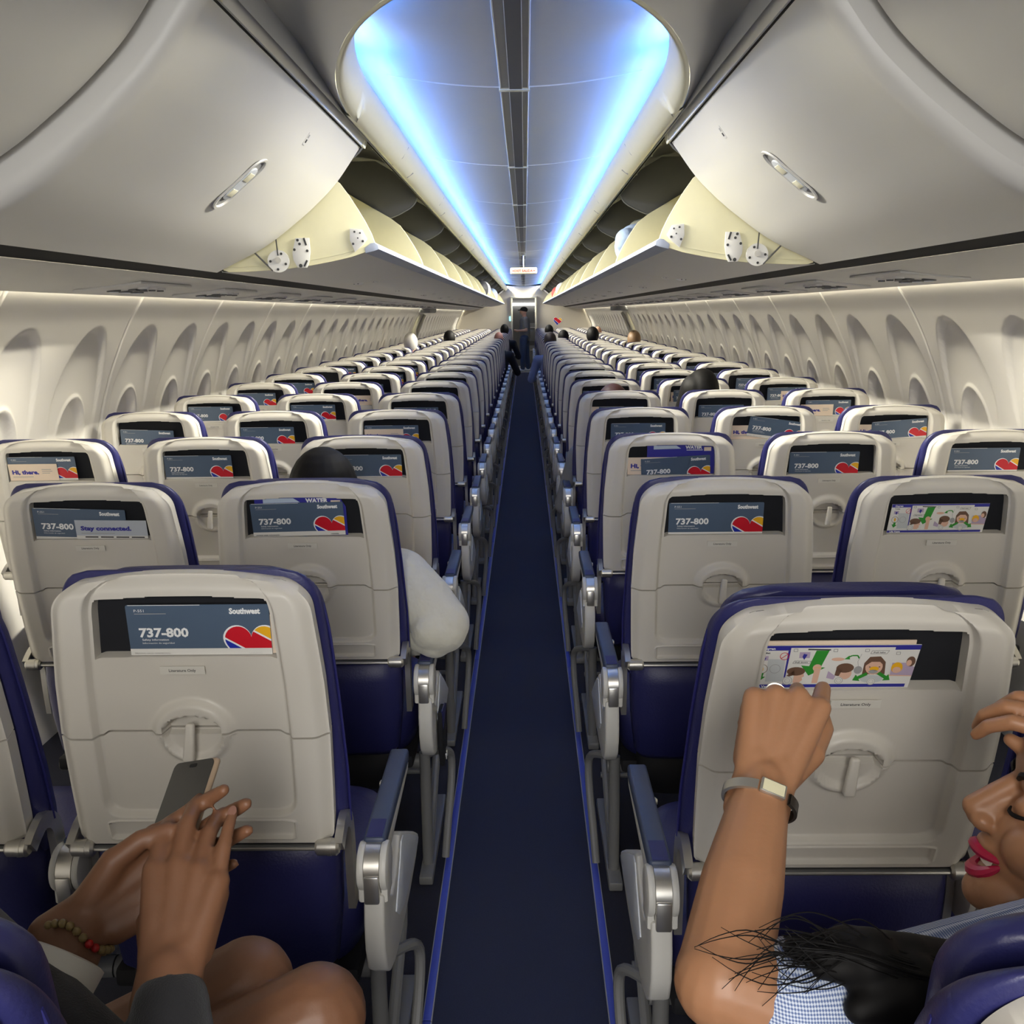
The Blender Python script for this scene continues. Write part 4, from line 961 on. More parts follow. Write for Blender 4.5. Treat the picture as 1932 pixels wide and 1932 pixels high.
# ------------------------------------------------------------------ people
def P(x, y, d): return CAM + d * ((x - 966) / F_PX * CR - (y - 966) / F_PX * CU + CF)
def cv(x, y, z): return x * CR + y * CU + z * CF
def person(label, loc, group=None): return thing('person', label, 'person', loc, group)
def part(name, me, par):
    """mesh given in world coordinates, parented to a thing that sits at loc"""
    o = D.objects.new(name, me); link(o, par); o.location = -Vector(par.location); return o
def hand(W, y, z, right, curl=(15, 20, 15), spread=0., thumb=((.040, .045, -.010), (.056, .072, -.012), (.066, .096, -.010)), k=1., curls=None, tips=None):
    """round cones of a hand: W wrist, y finger direction, z back-of-hand normal"""
    y = y.normalized(); z = (z - y * z.dot(y)).normalized(); x = z.cross(y) if right else y.cross(z)
    def w(p): return W + k * (x * p[0] + y * p[1] + z * p[2])
    Q = [(w((-.012, -.03, 0)), .0205 * k, w((-.012, .02, 0)), .018 * k), (w((.012, -.03, 0)), .0205 * k, w((.013, .02, 0)), .018 * k)]
    base = [(.017, .034), (.006, .011), (-.006, -.011), (-.016, -.031)]; ye = (.094, .098, .092, .082)
    seg = ((.043, .026, .021), (.047, .029, .022), (.043, .027, .021), (.033, .020, .018)); rr = ((.0098, .0088, .0080, .0066), (.0100, .0090, .0082, .0068), (.0096, .0086, .0078, .0065), (.0086, .0076, .0068, .0058))
    for f in range(4):
        a, b = base[f]; kn = (b, ye[f], .002)
        Q.append((w((a, .012, 0)), .0165 * k, w(kn), .0122 * k)); Q.append((w((a, .02, -.006)), .016 * k, w((b, ye[f] - .01, -.007)), .0115 * k))
        c = (curls[f] if curls else curl); ang = 0.; p = np.array(kn); sp = R(spread) * (1.5 - f)
        for j in range(3):
            ang += R(c[j]); d = np.array([math.sin(sp), math.cos(ang) * math.cos(sp), -math.sin(ang)])
            q = p + d * seg[f][j]; Q.append((w(p), rr[f][j] * k, w(q), rr[f][j + 1] * k)); p = q
        if tips is not None: tips.append((w(p), (x * d[0] + y * d[1] + z * d[2])))
    t0 = (.016, .012, -.006)
    Q.append((w(t0), .0175 * k, w(thumb[0]), .0140 * k)); Q.append((w(thumb[0]), .0125 * k, w(thumb[1]), .0108 * k)); Q.append((w(thumb[1]), .0106 * k, w(thumb[2]), .0078 * k))
    Q.append((w((-.020, .02, -.008)), .0155 * k, w((-.027, .062, -.008)), .0135 * k))
    return Q, (x, y, z)
def forearm(Wr, El, rw=.026, re=.043, flat=None):
    d = (El - Wr); m = Wr + d * .55
    return [(Wr, rw, m, re * .94), (m, re * .94, El, re)]
def band(name, c, axis, rx, ry, xdir, w, th, m, par, n=40, a0=0, a1=360):
    """flat strap looped round an arm"""
    axis = axis.normalized(); xdir = (xdir - axis * xdir.dot(axis)).normalized(); yd = axis.cross(xdir); q = MB(); V = []
    full = (a1 - a0) >= 360; N_ = n if full else n + 1
    for i in range(N_):
        a = R(a0 + (a1 - a0) * i / n)
        for (dr, dw) in ((0, -w / 2), (th, -w / 2 * .9), (th, w / 2 * .9), (0, w / 2)):
            V.append(c + xdir * math.cos(a) * (rx + dr) + yd * math.sin(a) * (ry + dr) + axis * dw)
    Fc = []
    for i in range(n):
        j = (i + 1) % N_
        for e in range(4): Fc.append([i * 4 + e, i * 4 + (e + 1) % 4, j * 4 + (e + 1) % 4, j * 4 + e])
    q.add(V, Fc, m); return part(name, q.me(name), par)

# ---- person at the lower left holding a phone
lp = person('person at lower left tapping a phone with both hands, bare knees, black sleeve', (-.68, .86, 0))
RW, RE = P(322, 1834, .87), P(318, 2190, .78)
LW, LE = P(160, 1744, .93), P(-20, 2060, .84)
tipsR = []
hr_, axR = hand(RW, cv(-.02, .80, .60), cv(.02, .60, -.80), True, spread=1.4, curls=((18, 28, 16), (10, 24, 16), (14, 26, 16), (-4, 12, 8)), thumb=((.036, .050, -.022), (.036, .080, -.034), (.028, .104, -.042)), k=.98, tips=tipsR)
hl_, axL = hand(LW, cv(.74, .46, .49), cv(-.42, -.25, .87), False, curl=(14, 24, 16), spread=1., thumb=((.037, .050, -.018), (.040, .080, -.026), (.034, .106, -.030)), k=1.0)
sR, sL = Vector((-.62, .84, .90)), Vector((-.92, .84, .93))
K1, K2 = P(468, 1858, 1.16), P(598, 1916, 1.10)
H1, H2 = Vector((-.70, .84, .52)), Vector((-.56, .84, .52))
body = hr_ + hl_ + forearm(RW, RE, .0265, .040) + forearm(LW, LE, .0265, .042) + [(RE, .042, sR, .05), (LE, .043, sL, .05),
    (H1, .085, K1, .056), (H2, .085, K2, .058), (K1, .055, Vector((K1.x - .02, K1.y + .03, .10)), .04), (K2, .056, Vector((K2.x - .02, K2.y + .03, .10)), .04),
    (Vector((-.70, .85, .56)), .13, Vector((-.77, .83, .86)), .13), (sR, .06, sL, .06), (Vector((-.77, .83, .92)), .055, Vector((-.78, .84, 1.03)), .052),
    ('e', Vector((-.785, .86, 1.12)), (.075, .095, .115)), ('e', Vector((-.785, .955, 1.09)), (.014, .02, .02))]
part('body', blob('body', body, .0032, 5, m_skinD), lp)
m_blackknit = mat('black_knit', (.008, .008, .010), .85, noise=.2, bump=.4, bscale=500, sheen=.2)
cuff = RW + (RE - RW) * .20
part('sleeve', blob('sleeve', [(cuff, .0345, RE, .053), (RE, .050, sR, .058), (sR, .066, sL, .066), (LE, .053, sL, .060), (LE, .052, LW + (LE - LW) * .55, .046), (Vector((-.70, .86, .60)), .14, Vector((-.77, .84, .87)), .14)], .005, 4, m_blackknit), lp)
part('shorts', blob('shorts', [(H1, .094, H1 + (K1 - H1) * .45, .082), (H2, .094, H2 + (K2 - H2) * .40, .084), (Vector((-.66, .85, .53)), .12, Vector((-.69, .85, .62)), .135)], .006, 4, m_blackknit), lp)
part('hair', blob('hair', [('e', Vector((-.785, .84, 1.145)), (.085, .10, .115)), ('e', Vector((-.785, .80, 1.07)), (.08, .06, .12))], .006, 4, m_hair), lp)
ldir = (LE - LW).normalized()
wb = band('wristband', LW + ldir * .046, ldir, .0365, .0330, cv(1, 0, 0), .032, .0035, mat('band_white', (.78, .76, .68), .5), lp)
q = MB(); ring_c = LW + ldir * .014; xd = (cv(1, 0, 0) - ldir * cv(1, 0, 0).dot(ldir)).normalized(); yd = ldir.cross(xd)
m_bead = mat('bead_olive', (.20, .14, .05), .35, noise=.3, nscale=80); m_beadr = mat('bead_red', (.35, .01, .01), .3)
for i in range(26):
    a = 2 * math.pi * i / 26; c = ring_c + (xd * math.cos(a) + yd * math.sin(a)) * .0335 + ldir * .004 * math.sin(3 * a)
    bm = bmesh.new(); bmesh.ops.create_uvsphere(bm, u_segments=10, v_segments=6, radius=.0042); q.add([v.co + c for v in bm.verts], [[v.index for v in f.verts] for f in bm.faces], m_beadr if i % 9 in (2, 3) else m_bead); bm.free()
part('bead_bracelet', q.me('bead_bracelet'), lp)
def nail(tip, dirv, back, par, k=1.):
    d = dirv.normalized(); b = (back - d * back.dot(d)).normalized(); x = d.cross(b); c = tip + b * .0052 * k - d * .001; q = MB()
    V = [c + x * (.0046 * k * math.cos(a)) + d * (.0062 * k * math.sin(a)) - b * .0012 * abs(math.cos(a)) for a in np.linspace(0, 2 * math.pi, 15)[:-1]]
    q.add([c + b * .0012] + V, [[0, i + 1, (i + 1) % 14 + 1] for i in range(14)], mat('nail_rose', (.26, .13, .095), .35)); part('fingernail', q.me('fingernail'), par)
for tp, dv in tipsR: nail(tp, dv, axR[2], lp)
# the phone
ph = thing('phone', 'dark smartphone held upright between two hands in front of the seat back', 'phone')
Lx = cv(.13, .80, .58).normalized(); Wx = cv(.78, .10, -.60); Wx = (Wx - Lx * Wx.dot(Lx)).normalized(); Nx = Wx.cross(Lx)
if Nx.dot(CF) > 0: Nx = -Nx
ph.matrix_world = Matrix((Wx, Nx * -1, Lx)).transposed().to_4x4() if False else Matrix.Translation(P(333, 1560, 1.0)) @ Matrix((Wx, -Nx, Lx)).transposed().to_4x4()
q = MB(); q.box((0, 0, 0), (.0355, .0042, .0735), mat('phone_case', (.30, .22, .15), .35, noise=.1), .004, 3); obj('phone_case', q.me('phone_case'), ph)
q = MB(); q.prism(rrect(.0335, .0715, .007, 5), 1, -.0048, -.0040, mat('phone_glass', (.012, .012, .014), .12, spec=.6)); q.prism(rrect(.006, .002, .0018, 3, (0, .066)), 1, -.0051, -.0047, m_seam); obj('phone_screen', q.me('phone_screen', False), ph)

# ---- woman on the right
wp = person('dark-haired person in a blue checked top smiling, left fist raised, wearing a bracelet watch', (.50, .86, 0))
WW, WE = P(1440, 1478, .93), P(1362, 1850, .80)
tipsW = []
fist, axW = hand(WW, cv(.36, .82, .40), cv(-.10, .45, -.88), False, curls=((42, 62, 38), (62, 80, 50), (66, 84, 50), (66, 80, 48)), spread=1.5, thumb=((.040, .052, -.020), (.047, .086, -.034), (.040, .112, -.048)), k=.98, tips=tipsW)
sW = P(1640, 1945, .80); sW2 = Vector((.82, .86, .88))
W2, E2 = P(2140, 1440, .95), P(2260, 1900, .90)
h2, ax2 = hand(W2, cv(-.80, .56, .05), cv(.35, .55, -.75), True, curls=((30, 40, 25), (38, 45, 28), (42, 48, 30), (46, 48, 30)), thumb=((.040, .050, -.020), (.042, .084, -.034), (.032, .112, -.044)), k=.95)
# head frame
HC = P(2078, 1590, .93); hf = cv(-.84, .40, .30).normalized(); hu = cv(.40, .9, -.15); hu = (hu - hf * hu.dot(hf)).normalized(); hx = hf.cross(hu)
def H(x, y, z): return HC + hx * x + hf * y + hu * z
hrot = Matrix((hx, hf, hu)).transposed().to_euler()
def he(c, r): return ('e', H(*c), r, hrot)
head = [he((0, -.015, .045), (.074, .094, .072)), he((0, .018, -.025), (.062, .076, .082)), he((0, .070, -.098), (.024, .022, .020)), he((0, .045, -.088), (.045, .045, .03)),
        he((.036, .056, -.032), (.026, .030, .028)), he((-.036, .056, -.032), (.026, .030, .028)), (H(0, .088, .020), .0105, H(0, .114, -.024), .0115), (H(0, .088, -.01), .014, H(0, .106, -.030), .012), he((.0105, .102, -.033), (.0095, .012, .009)), he((-.0105, .102, -.033), (.0095, .012, .009)),
        (H(-.034, .082, .026), .010, H(.034, .082, .026), .010), he((0, .078, .055), (.055, .022, .04)), he((.031, .080, .004), (.0135, .010, .011)), he((-.031, .080, .004), (.0135, .010, .011)),
        he((0, .086, -.052), (.022, .012, .010)), he((.073, -.004, -.010), (.010, .020, .030)), he((-.073, -.004, -.010), (.010, .020, .030)),
        (H(0, -.02, -.08), .052, H(0, -.05, -.20), .052)]
torsoC = Vector((.60, .86, .60))
bodyW = fist + h2 + forearm(WW, WE, .0258, .040) + [(WE, .041, sW, .048), (W2, .026, E2, .04), (E2, .043, sW2, .05), (sW, .055, sW2, .055), (torsoC, .14, Vector((.66, .86, .80)), .115), (H(0, -.05, -.18), .055, Vector((.66, .86, .86)), .06)]
bodyW += [(Vector((.42, .90, .52)), .085, Vector((.40, 1.16, .53)), .06), (Vector((.60, .90, .52)), .085, Vector((.60, 1.16, .53)), .06), (Vector((.40, 1.16, .53)), .06, Vector((.40, 1.17, .1)), .045), (Vector((.60, 1.16, .53)), .06, Vector((.60, 1.17, .1)), .045)]
part('body', blob('body', bodyW + head, .0026, 5, m_skinM), wp)
# lips, teeth, brow, lashes
m_lip = mat('lipstick', (.42, .012, .055), .35, noise=.05)
def curve3(pts, n): 
    a = spline([tuple(p) for p in pts], n); return [Vector(p) for p in a]
up_l = [H(x, y, z) for x, y, z in ((-.028, .072, -.058), (-.016, .090, -.060), (0, .0975, -.0585), (.016, .090, -.060), (.028, .072, -.058))]
lo_l = [H(x, y, z) for x, y, z in ((-.028, .072, -.060), (-.017, .083, -.078), (0, .089, -.0835), (.017, .083, -.078), (.028, .072, -.060))]
q = MB(); q.tube(curve3(up_l, 14), [.002, .003, .0042, .005, .0056, .006, .0062, .0062, .006, .0056, .005, .0042, .003, .002], m_lip, 8); q.tube(curve3(lo_l, 14), [.002, .0035, .005, .006, .0068, .0072, .0074, .0074, .0072, .0068, .006, .005, .0035, .002], m_lip, 8); part('lips', q.me('lips'), wp)
q = MB(); q.add([H(x, .080 - 18 * x * x, z) for z in (-.060, -.080) for x in np.linspace(-.024, .024, 9)], grid_faces(9, 2), mat('mouth_dark', (.05, .006, .008), .6)); part('mouth', q.me('mouth'), wp)
q = MB(); q.add([H(x, .0865 - 17 * x * x, z) for z in (-.0615, -.0705) for x in np.linspace(-.02, .02, 9)], grid_faces(9, 2), mat('teeth', (.78, .72, .62), .25)); part('teeth', q.me('teeth'), wp)
for s in (-1, 1):
    q = MB(); q.tube(curve3([H(s * x, y, z) for x, y, z in ((.014, .0925, .024), (.026, .0925, .031), (.040, .084, .032), (.052, .066, .024))], 10), [.0025, .0036, .004, .004, .0038, .0035, .003, .0025, .0018, .001], m_hair, 6); part('eyebrow', q.me('eyebrow'), wp)
    q = MB(); q.tube(curve3([H(s * x, y, z) for x, y, z in ((.021, .0890, -.003), (.029, .0905, -.0065), (.039, .0860, -.0065), (.049, .072, -.001))], 10), [.001, .0016, .002, .0022, .0022, .0022, .002, .0018, .0016, .0012], m_hair, 6); part('eyelashes', q.me('eyelashes'), wp)
# top, hair
m_check = D.materials.new('blue_check'); m_check.use_nodes = True; MATS['blue_check'] = m_check
nt = m_check.node_tree; bs = nt.nodes['Principled BSDF']; bs.inputs['Roughness'].default_value = .9
tc = nt.nodes.new('ShaderNodeTexCoord'); vals = []
for ax, sc_ in (('Z', 2600.), ('X', 2600.)):
    wv = nt.nodes.new('ShaderNodeTexWave'); wv.bands_direction = ax; wv.inputs['Scale'].default_value = sc_ / 20; nt.links.new(tc.outputs['Object'], wv.inputs['Vector']); vals.append(wv)
ad = nt.nodes.new('ShaderNodeMath'); ad.operation = 'ADD'; nt.links.new(vals[0].outputs['Fac'], ad.inputs[0]); nt.links.new(vals[1].outputs['Fac'], ad.inputs[1])
cr = nt.nodes.new('ShaderNodeValToRGB'); cr.color_ramp.elements[0].color = (.10, .15, .33, 1); cr.color_ramp.elements[1].color = (.62, .68, .78, 1); cr.color_ramp.elements[0].position = .25; cr.color_ramp.elements[1].position = .75
dv = nt.nodes.new('ShaderNodeMath'); dv.operation = 'MULTIPLY'; dv.inputs[1].default_value = .5; nt.links.new(ad.outputs[0], dv.inputs[0]); nt.links.new(dv.outputs[0], cr.inputs[0]); nt.links.new(cr.outputs[0], bs.inputs['Base Color'])
part('top', blob('top', [(sW + (WE - sW) * .52, .054, sW, .064), (sW, .068, sW2, .068), (torsoC, .155, Vector((.66, .86, .79)), .13)], .005, 4, m_check), wp)
hb = [he((0, -.03, .06), (.088, .10, .085)), he((0, -.075, -.02), (.085, .06, .12)), (H(.05, -.07, -.06), .030, P(1960, 1850, .82), .040), (P(1960, 1850, .82), .040, P(1860, 1880, .79), .040), (P(1860, 1880, .79), .040, P(1715, 1842, .775), .034), (P(1715, 1842, .775), .034, P(1600, 1802, .775), .024), (P(1600, 1802, .775), .024, P(1490, 1786, .78), .007), (P(1720, 1865, .755), .030, P(1620, 1905, .745), .012), (P(1640, 1812, .765), .026, P(1550, 1828, .765), .009)]
part('hair', blob('hair', hb, .004, 3, m_hair), wp)
srng = random.Random(4)
q = MB()
for i in range(40):
    x0, y0 = srng.uniform(1520, 1700), srng.uniform(1765, 1830); x1, y1 = x0 - srng.uniform(120, 260), srng.uniform(1740, 1900); x1 = max(x1, 1310)
    dd = .762; sag = srng.choice([-1, -1, 1]) * srng.uniform(15, 55)
    pts = curve3([P(x0, y0, dd), P(x0 * .72 + x1 * .28, y0 * .72 + y1 * .28 + sag * .7, dd - .006), P(x0 * .45 + x1 * .55, y0 * .45 + y1 * .55 + sag, dd - .010), P(x0 * .2 + x1 * .8, y0 * .2 + y1 * .8 + sag * .6, dd - .010), P(x1, y1, dd - .006)], 16)
    q.tube(pts, [.0009 * (1 - .7 * j / 15) for j in range(16)], m_hair, 5)
for i in range(70):
    ox, oy = srng.uniform(-25, 25), srng.uniform(-48, 42); d0 = .735 + abs(oy) * .0006
    x1 = srng.uniform(1470, 1560)
    pts = curve3([P(1840 + ox, 1866 + oy, d0 + .012), P(1770 + ox, 1850 + oy, d0 - .002), P(1700 + ox, 1832 + oy * .9, d0 - .002), P(1610 + ox, 1800 + oy * .7, d0 + .006), P(x1, 1785 + oy * .9 + srng.uniform(-10, 25), d0 + .022)], 18)
    q.tube(pts, [.0013 * (1 - .6 * j / 17) for j in range(18)], m_hair, 5)
part('hair_strands', q.me('hair_strands'), wp)
# watch on the wrist
wd = (WE - WW).normalized(); wc = WW + wd * .020; wx = cv(1, 0, 0)
band('watch_bracelet', wc, wd, .0335, .0265, wx, .011, .003, m_silver, wp, a0=100, a1=330)
band('watch_strap', wc, wd, .0335, .0265, wx, .012, .003, mat('strap_dark', (.03, .025, .02), .35, metal=.3), wp, n=14, a0=-30, a1=45)
def arm_frame(a):
    xd = (wx - wd * wx.dot(wd)).normalized(); yd = wd.cross(xd); return xd, yd
xd, yd = arm_frame(0)
sg = -1 if yd.dot(CF) > 0 else 1
def wp_at(a, r=1.): return wc + xd * math.cos(a) * .0345 * r + yd * math.sin(a) * .0275 * r
ca = R(78) * sg; c = wp_at(ca, 1.06); nrm = (xd * math.cos(ca) / .0345 + yd * math.sin(ca) / .0275).normalized(); tg = nrm.cross(wd)
q = MB(); q.box((0, 0, 0), (.0125, .0075, .0028), m_silver, .0015, 2); q.box((0, 0, .0028), (.0105, .0058, .0004), mat('watch_dial', (.70, .66, .45), .2))
for i, v in enumerate(q.v): q.v[i] = tuple(c + tg * v[0] + wd * v[1] + nrm * v[2])
part('watch_case', q.me('watch_case'), wp)
# ring on the ring finger
fx = axW; kn = WW + .98 * (fx[0] * -.011 + fx[1] * .092 + fx[2] * .002); an = R(66); fd = fx[1] * math.cos(an) - fx[2] * math.sin(an)
band('finger_ring', kn + fd * .020, fd, .0100, .0100, fx[0], .0035, .0012, m_silver, wp, n=20)
for tp, dv in tipsW[:1]: nail(tp, dv, axW[2], wp, .9)

# ---- person in cream fleece, second row left of the aisle
hp_ = person('person in a cream fleece seated left of the aisle, black hair above the seat back', (-.47, 2.42, 0))
hc = P(613, 934, 2.44); sh = P(745, 1100, 2.46)
bd = [('e', hc, (.078, .095, .11)), (hc, .055, Vector((hc.x, hc.y - .01, hc.z - .2)), .055), (sh, .06, Vector((-.66, sh.y, sh.z)), .06), (Vector((-.48, 2.44, .58)), .13, Vector((-.48, 2.42, .84)), .13)]
el = P(832, 1172, 2.40); wr = P(760, 1215, 2.62)
hm, _ = hand(wr, Vector((-.5, .8, 0)), Vector((.2, 0, 1)), True)
bd += [(sh, .05, el, .045), (el, .042, wr, .03), ('e', hc + Vector((0, .098, -.02)), (.013, .018, .022)), ('e', hc + Vector((0, .075, -.07)), (.035, .025, .03))] + hm
bd += [(Vector((-.40, 2.48, .53)), .08, Vector((-.38, 2.78, .54)), .06), (Vector((-.56, 2.48, .53)), .08, Vector((-.56, 2.78, .54)), .06), (Vector((-.38, 2.78, .54)), .055, Vector((-.38, 2.8, .1)), .045), (Vector((-.56, 2.78, .54)), .055, Vector((-.56, 2.8, .1)), .045)]
part('body', blob('body', bd, .006, 4, m_skinM), hp_)
part('hair', blob('hair', [('e', hc + Vector((0, -.012, .014)), (.090, .104, .114))], .005, 3, m_hair), hp_)
fl_ = [(P(752, 1100, 2.46), .092, P(800, 1140, 2.42), .080), (P(800, 1140, 2.42), .080, P(838, 1176, 2.40), .066), (P(838, 1184, 2.40), .060, P(790, 1200, 2.50), .052), (P(790, 1200, 2.5), .05, P(765, 1214, 2.6), .04), (P(812, 1188, 2.37), .05, P(840, 1190, 2.39), .056), (sh, .085, Vector((-.66, sh.y, sh.z)), .085), (Vector((-.48, 2.44, .60)), .15, Vector((-.48, 2.42, .86)), .15), (P(770, 1190, 2.44), .040, P(820, 1205, 2.40), .050)]
part('fleece', blob('fleece', fl_, .006, 5, m_hoodie), hp_)

# ---- seated people further forward
def seated(label, hx_, hy_, hz, hairm, skinm, shirtm, aisle_arm=0, hair=True, lean=0., longhair=False, hands=True):
    c = Vector((hx_, hy_, hz)); p = person(label, (hx_, hy_, 0), 'seated people further forward'); sh_ = c + Vector((-lean * .4, -.03, -.25)); bs_ = Vector((hx_ - lean, hy_ - .02, .56))
    b = [('e', c, (.074, .093, .11)), ('e', c + Vector((0, .092, -.02)), (.012, .018, .02)), (c - Vector((0, 0, .08)), .05, sh_ + Vector((0, 0, .05)), .055), (sh_ + Vector((-.16, 0, 0)), .05, sh_ + Vector((.16, 0, 0)), .05), (sh_, .1, bs_, .12)]
    for s in (-1, 1):
        a = sh_ + Vector((s * .18, 0, -.02)); e = a + Vector((s * .05 + (aisle_arm if s * aisle_arm > 0 else 0), .06, -.24)); w_ = e + Vector((-s * .05, .22, .0)); b += [(a, .045, e, .038), (e, .036, w_, .026), (w_, .03, w_ + Vector((-s * .02, .10, -.01)), .018)]
        b += [(bs_ + Vector((s * .09, 0, -.04)), .075, bs_ + Vector((s * .10, .36, -.03)), .055), (bs_ + Vector((s * .10, .36, -.03)), .052, bs_ + Vector((s * .10, .38, -.46)), .04)]
    part('body', blob('body', b, .010, 3, skinm), p)
    t_ = [(sh_ + Vector((-.17, 0, 0)), .07, sh_ + Vector((.17, 0, 0)), .07), (sh_, .125, bs_, .14)]
    for s in (-1, 1):
        a = sh_ + Vector((s * .18, 0, -.02)); e = a + Vector((s * .05 + (aisle_arm if s * aisle_arm > 0 else 0), .06, -.24)); t_ += [(a, .062, e, .052), (e, .05, e + Vector((-s * .04, .18, 0)), .04)]
    part('shirt', blob('shirt', t_, .010, 3, shirtm), p)
    if hair:
        hh = [('e', c + Vector((0, -.014, .016)), (.086, .102, .113))]
        if longhair: hh += [(c + Vector((-.03, -.02, .02)), .085, c + Vector((-.075, .02, -.14)), .07)]
        part('hair', blob('hair', hh, .008, 3, hairm), p)
    return p
m_shirtb = mat('shirt_blue', (.20, .25, .45), .8, noise=.05); m_shirtk = mat('shirt_black', (.012, .012, .016), .8, noise=.1); m_shirtg = mat('shirt_grey', (.22, .22, .22), .85, noise=.06); m_hairr = mat('hair_auburn', (.075, .03, .022), .5, noise=.2, nscale=60); m_hairw = mat('hair_white', (.6, .58, .55), .6, noise=.1)
def head_at(x, y, d):
    p = P(x, y, d); sd = 1 if p.x > 0 else -1; r = max(1, round((p.y - .30 - row_y(sd, 2)) / PITCH) + 2); k = (row_y(sd, r) + .30 - CAM.y) / (p.y - CAM.y); p = CAM + (p - CAM) * k
    return p.x, p.y, p.z
seated('person with long black hair in the right middle seat of the fifth row', *head_at(1324, 742, 4.66), m_hair, m_skinM, m_shirtk, longhair=True)
seated('person with auburn hair just showing above the right aisle seat of the fifth row', *head_at(1156, 770, 4.72), m_hairr, m_skinL, m_shirtg, aisle_arm=-.02)
seated('person in a pale blue shirt leaning into the aisle from the right', *head_at(1038, 644, 12.9), m_hairbr, m_skinM, m_shirtb, aisle_arm=-.03)
seated('person with black hair beside the pale blue shirt, right of the aisle', *head_at(1063, 638, 14.6), m_hair, m_skinM, m_shirtk)
seated('bald person with a black sleeve reaching into the aisle from the left', *head_at(941, 640, 14.2), m_hair, mat('skin_ruddy', (.42, .20, .15), .5, noise=.06, sss=.1), m_shirtk, aisle_arm=.05, hair=False)
seated('person with short dark hair left of the aisle near the doorway', *head_at(952, 624, 18.4), m_hair, m_skinD, m_shirtk, aisle_arm=.04)
seated('person with black hair right of the aisle near the doorway', *head_at(1036, 625, 18.6), m_hair, m_skinM, m_shirtg)
seated('person with black hair seen over the right middle seats far forward', *head_at(1118, 634, 13.0), m_hair, m_skinM, m_shirtk)
seated('bald tanned person over the right seats in front of the heart emblem', *head_at(1128, 627, 17.2), m_hair, m_skinL, m_shirtg, hair=False)
seated('person with light brown hair by the right window seats far forward', *head_at(1196, 642, 11.8), mat('hair_light', (.20, .12, .06), .5, noise=.2), m_skinL, m_shirtg)
seated('white-haired person by the left window seats far forward', *head_at(775, 648, 11.6), m_hairw, m_skinL, m_shirtg)
seated('person with dark hair among the left middle seats far forward', *head_at(848, 640, 13.9), m_hair, m_skinM, m_shirtk)
# leg and shoe stretched into the aisle
# ---- man standing in the doorway
mp = person('man standing in the doorway in a cap, grey T-shirt and jeans', (.01, 24.35, 0))
B = Vector((.01, 24.35, 0))
def bb(x, y, z): return B + Vector((x, y, z))
man = [('e', bb(-.02, 0, 1.50), (.085, .072, .105)), ('e', bb(-.105, 0, 1.485), (.018, .012, .018)), (bb(0, 0, 1.42), .05, bb(.01, 0, 1.34), .055), (bb(.01, -.15, 1.30), .055, bb(.01, .15, 1.30), .055), (bb(.01, 0, 1.25), .12, bb(.01, 0, .85), .12)]
for s in (-1, 1):
    man += [(bb(.01, s * .17, 1.29), .045, bb(.05, s * .20, 1.04), .036), (bb(.05, s * .20, 1.04), .034, bb(-.18, s * .15, 1.02), .025), (bb(-.18, s * .15, 1.02), .03, bb(-.25, s * .14, 1.04), .02), (bb(-.0 + s * .03, s * .08, .80), .085, bb(s * .05, s * .09, .42), .06), (bb(s * .05, s * .09, .42), .058, bb(s * .07 + .02, s * .09, .06), .04)]
part('body', blob('body', man, .010, 3, m_skinL), mp)
part('t_shirt', blob('t_shirt', [(bb(.01, -.15, 1.30), .068, bb(.01, .15, 1.30), .068), (bb(.01, 0, 1.25), .135, bb(.015, 0, .86), .135)] + [(bb(.01, s * .17, 1.29), .062, bb(.035, s * .19, 1.12), .055) for s in (-1, 1)], .010, 3, m_shirtg), mp)
part('jeans', blob('jeans', [(bb(.01, -.03, .86), .12, bb(.01, .03, .80), .12)] + [(bb(s * .03, s * .08, .80), .098, bb(s * .05, s * .09, .42), .073) for s in (-1, 1)] + [(bb(s * .05, s * .09, .42), .072, bb(s * .07 + .02, s * .09, .09), .058) for s in (-1, 1)], .010, 3, mat('denim', (.06, .09, .17), .85, noise=.15, nscale=30)), mp)
part('cap', blob('cap', [('e', bb(-.005, 0, 1.545), (.098, .085, .075)), (bb(-.09, -.03, 1.54), .012, bb(-.155, 0, 1.535), .010), (bb(-.09, .03, 1.54), .012, bb(-.155, 0, 1.535), .010)], .008, 2, m_black), mp)
for s in (-1, 1): part('shoe', blob('shoe', [(bb(s * .08 + .03, s * .09, .045), .045, bb(s * .08 - .13, s * .09, .04), .038)], .008, 2, m_text), mp)
# ------------------------------------------------------------------ luggage and loose things
m_denimb = mat('denim_pale', (.28, .36, .50), .9, noise=.2, nscale=25, bump=.5, bscale=90); m_bagk = mat('bag_black', (.02, .02, .025), .7, noise=.2); m_bagg = mat('bag_olive', (.30, .30, .22), .85, noise=.15)
def soft(name, label, cat, c, r, m, extra=(), vox=.012, grp=None):
    c = Vector(c); me = blob(name, [('e', (0, 0, 0), r)] + [('e', e[0], e[1]) for e in extra], vox, 4, m); return thing(name, label, cat, c, grp, None, me)
soft('jacket', 'pale denim jacket spilling over the lip of the right open bin', 'jacket', (.60, 5.05, 1.80), (.11, .22, .11), m_denimb, (((-.06, -.12, .02), (.06, .10, .06)), ((.05, .12, .05), (.09, .12, .08))))
soft('backpack', 'pale olive backpack in the right open bin behind the denim jacket', 'bag', (.72, 5.45, 1.86), (.13, .22, .12), m_bagg, (((-.03, .1, .06), (.08, .1, .06)),))
um = thing('umbrella', 'rolled black umbrella with a pale ring lying on the lip of the right bin', 'umbrella', (.545, 4.85, 1.733))
q = MB(); q.tube([(0, .0, 0), (.01, .30, .03), (.05, .5, .06)], [.034, .036, .02], m_bagk, 14); obj('canopy', q.me('canopy'), um)
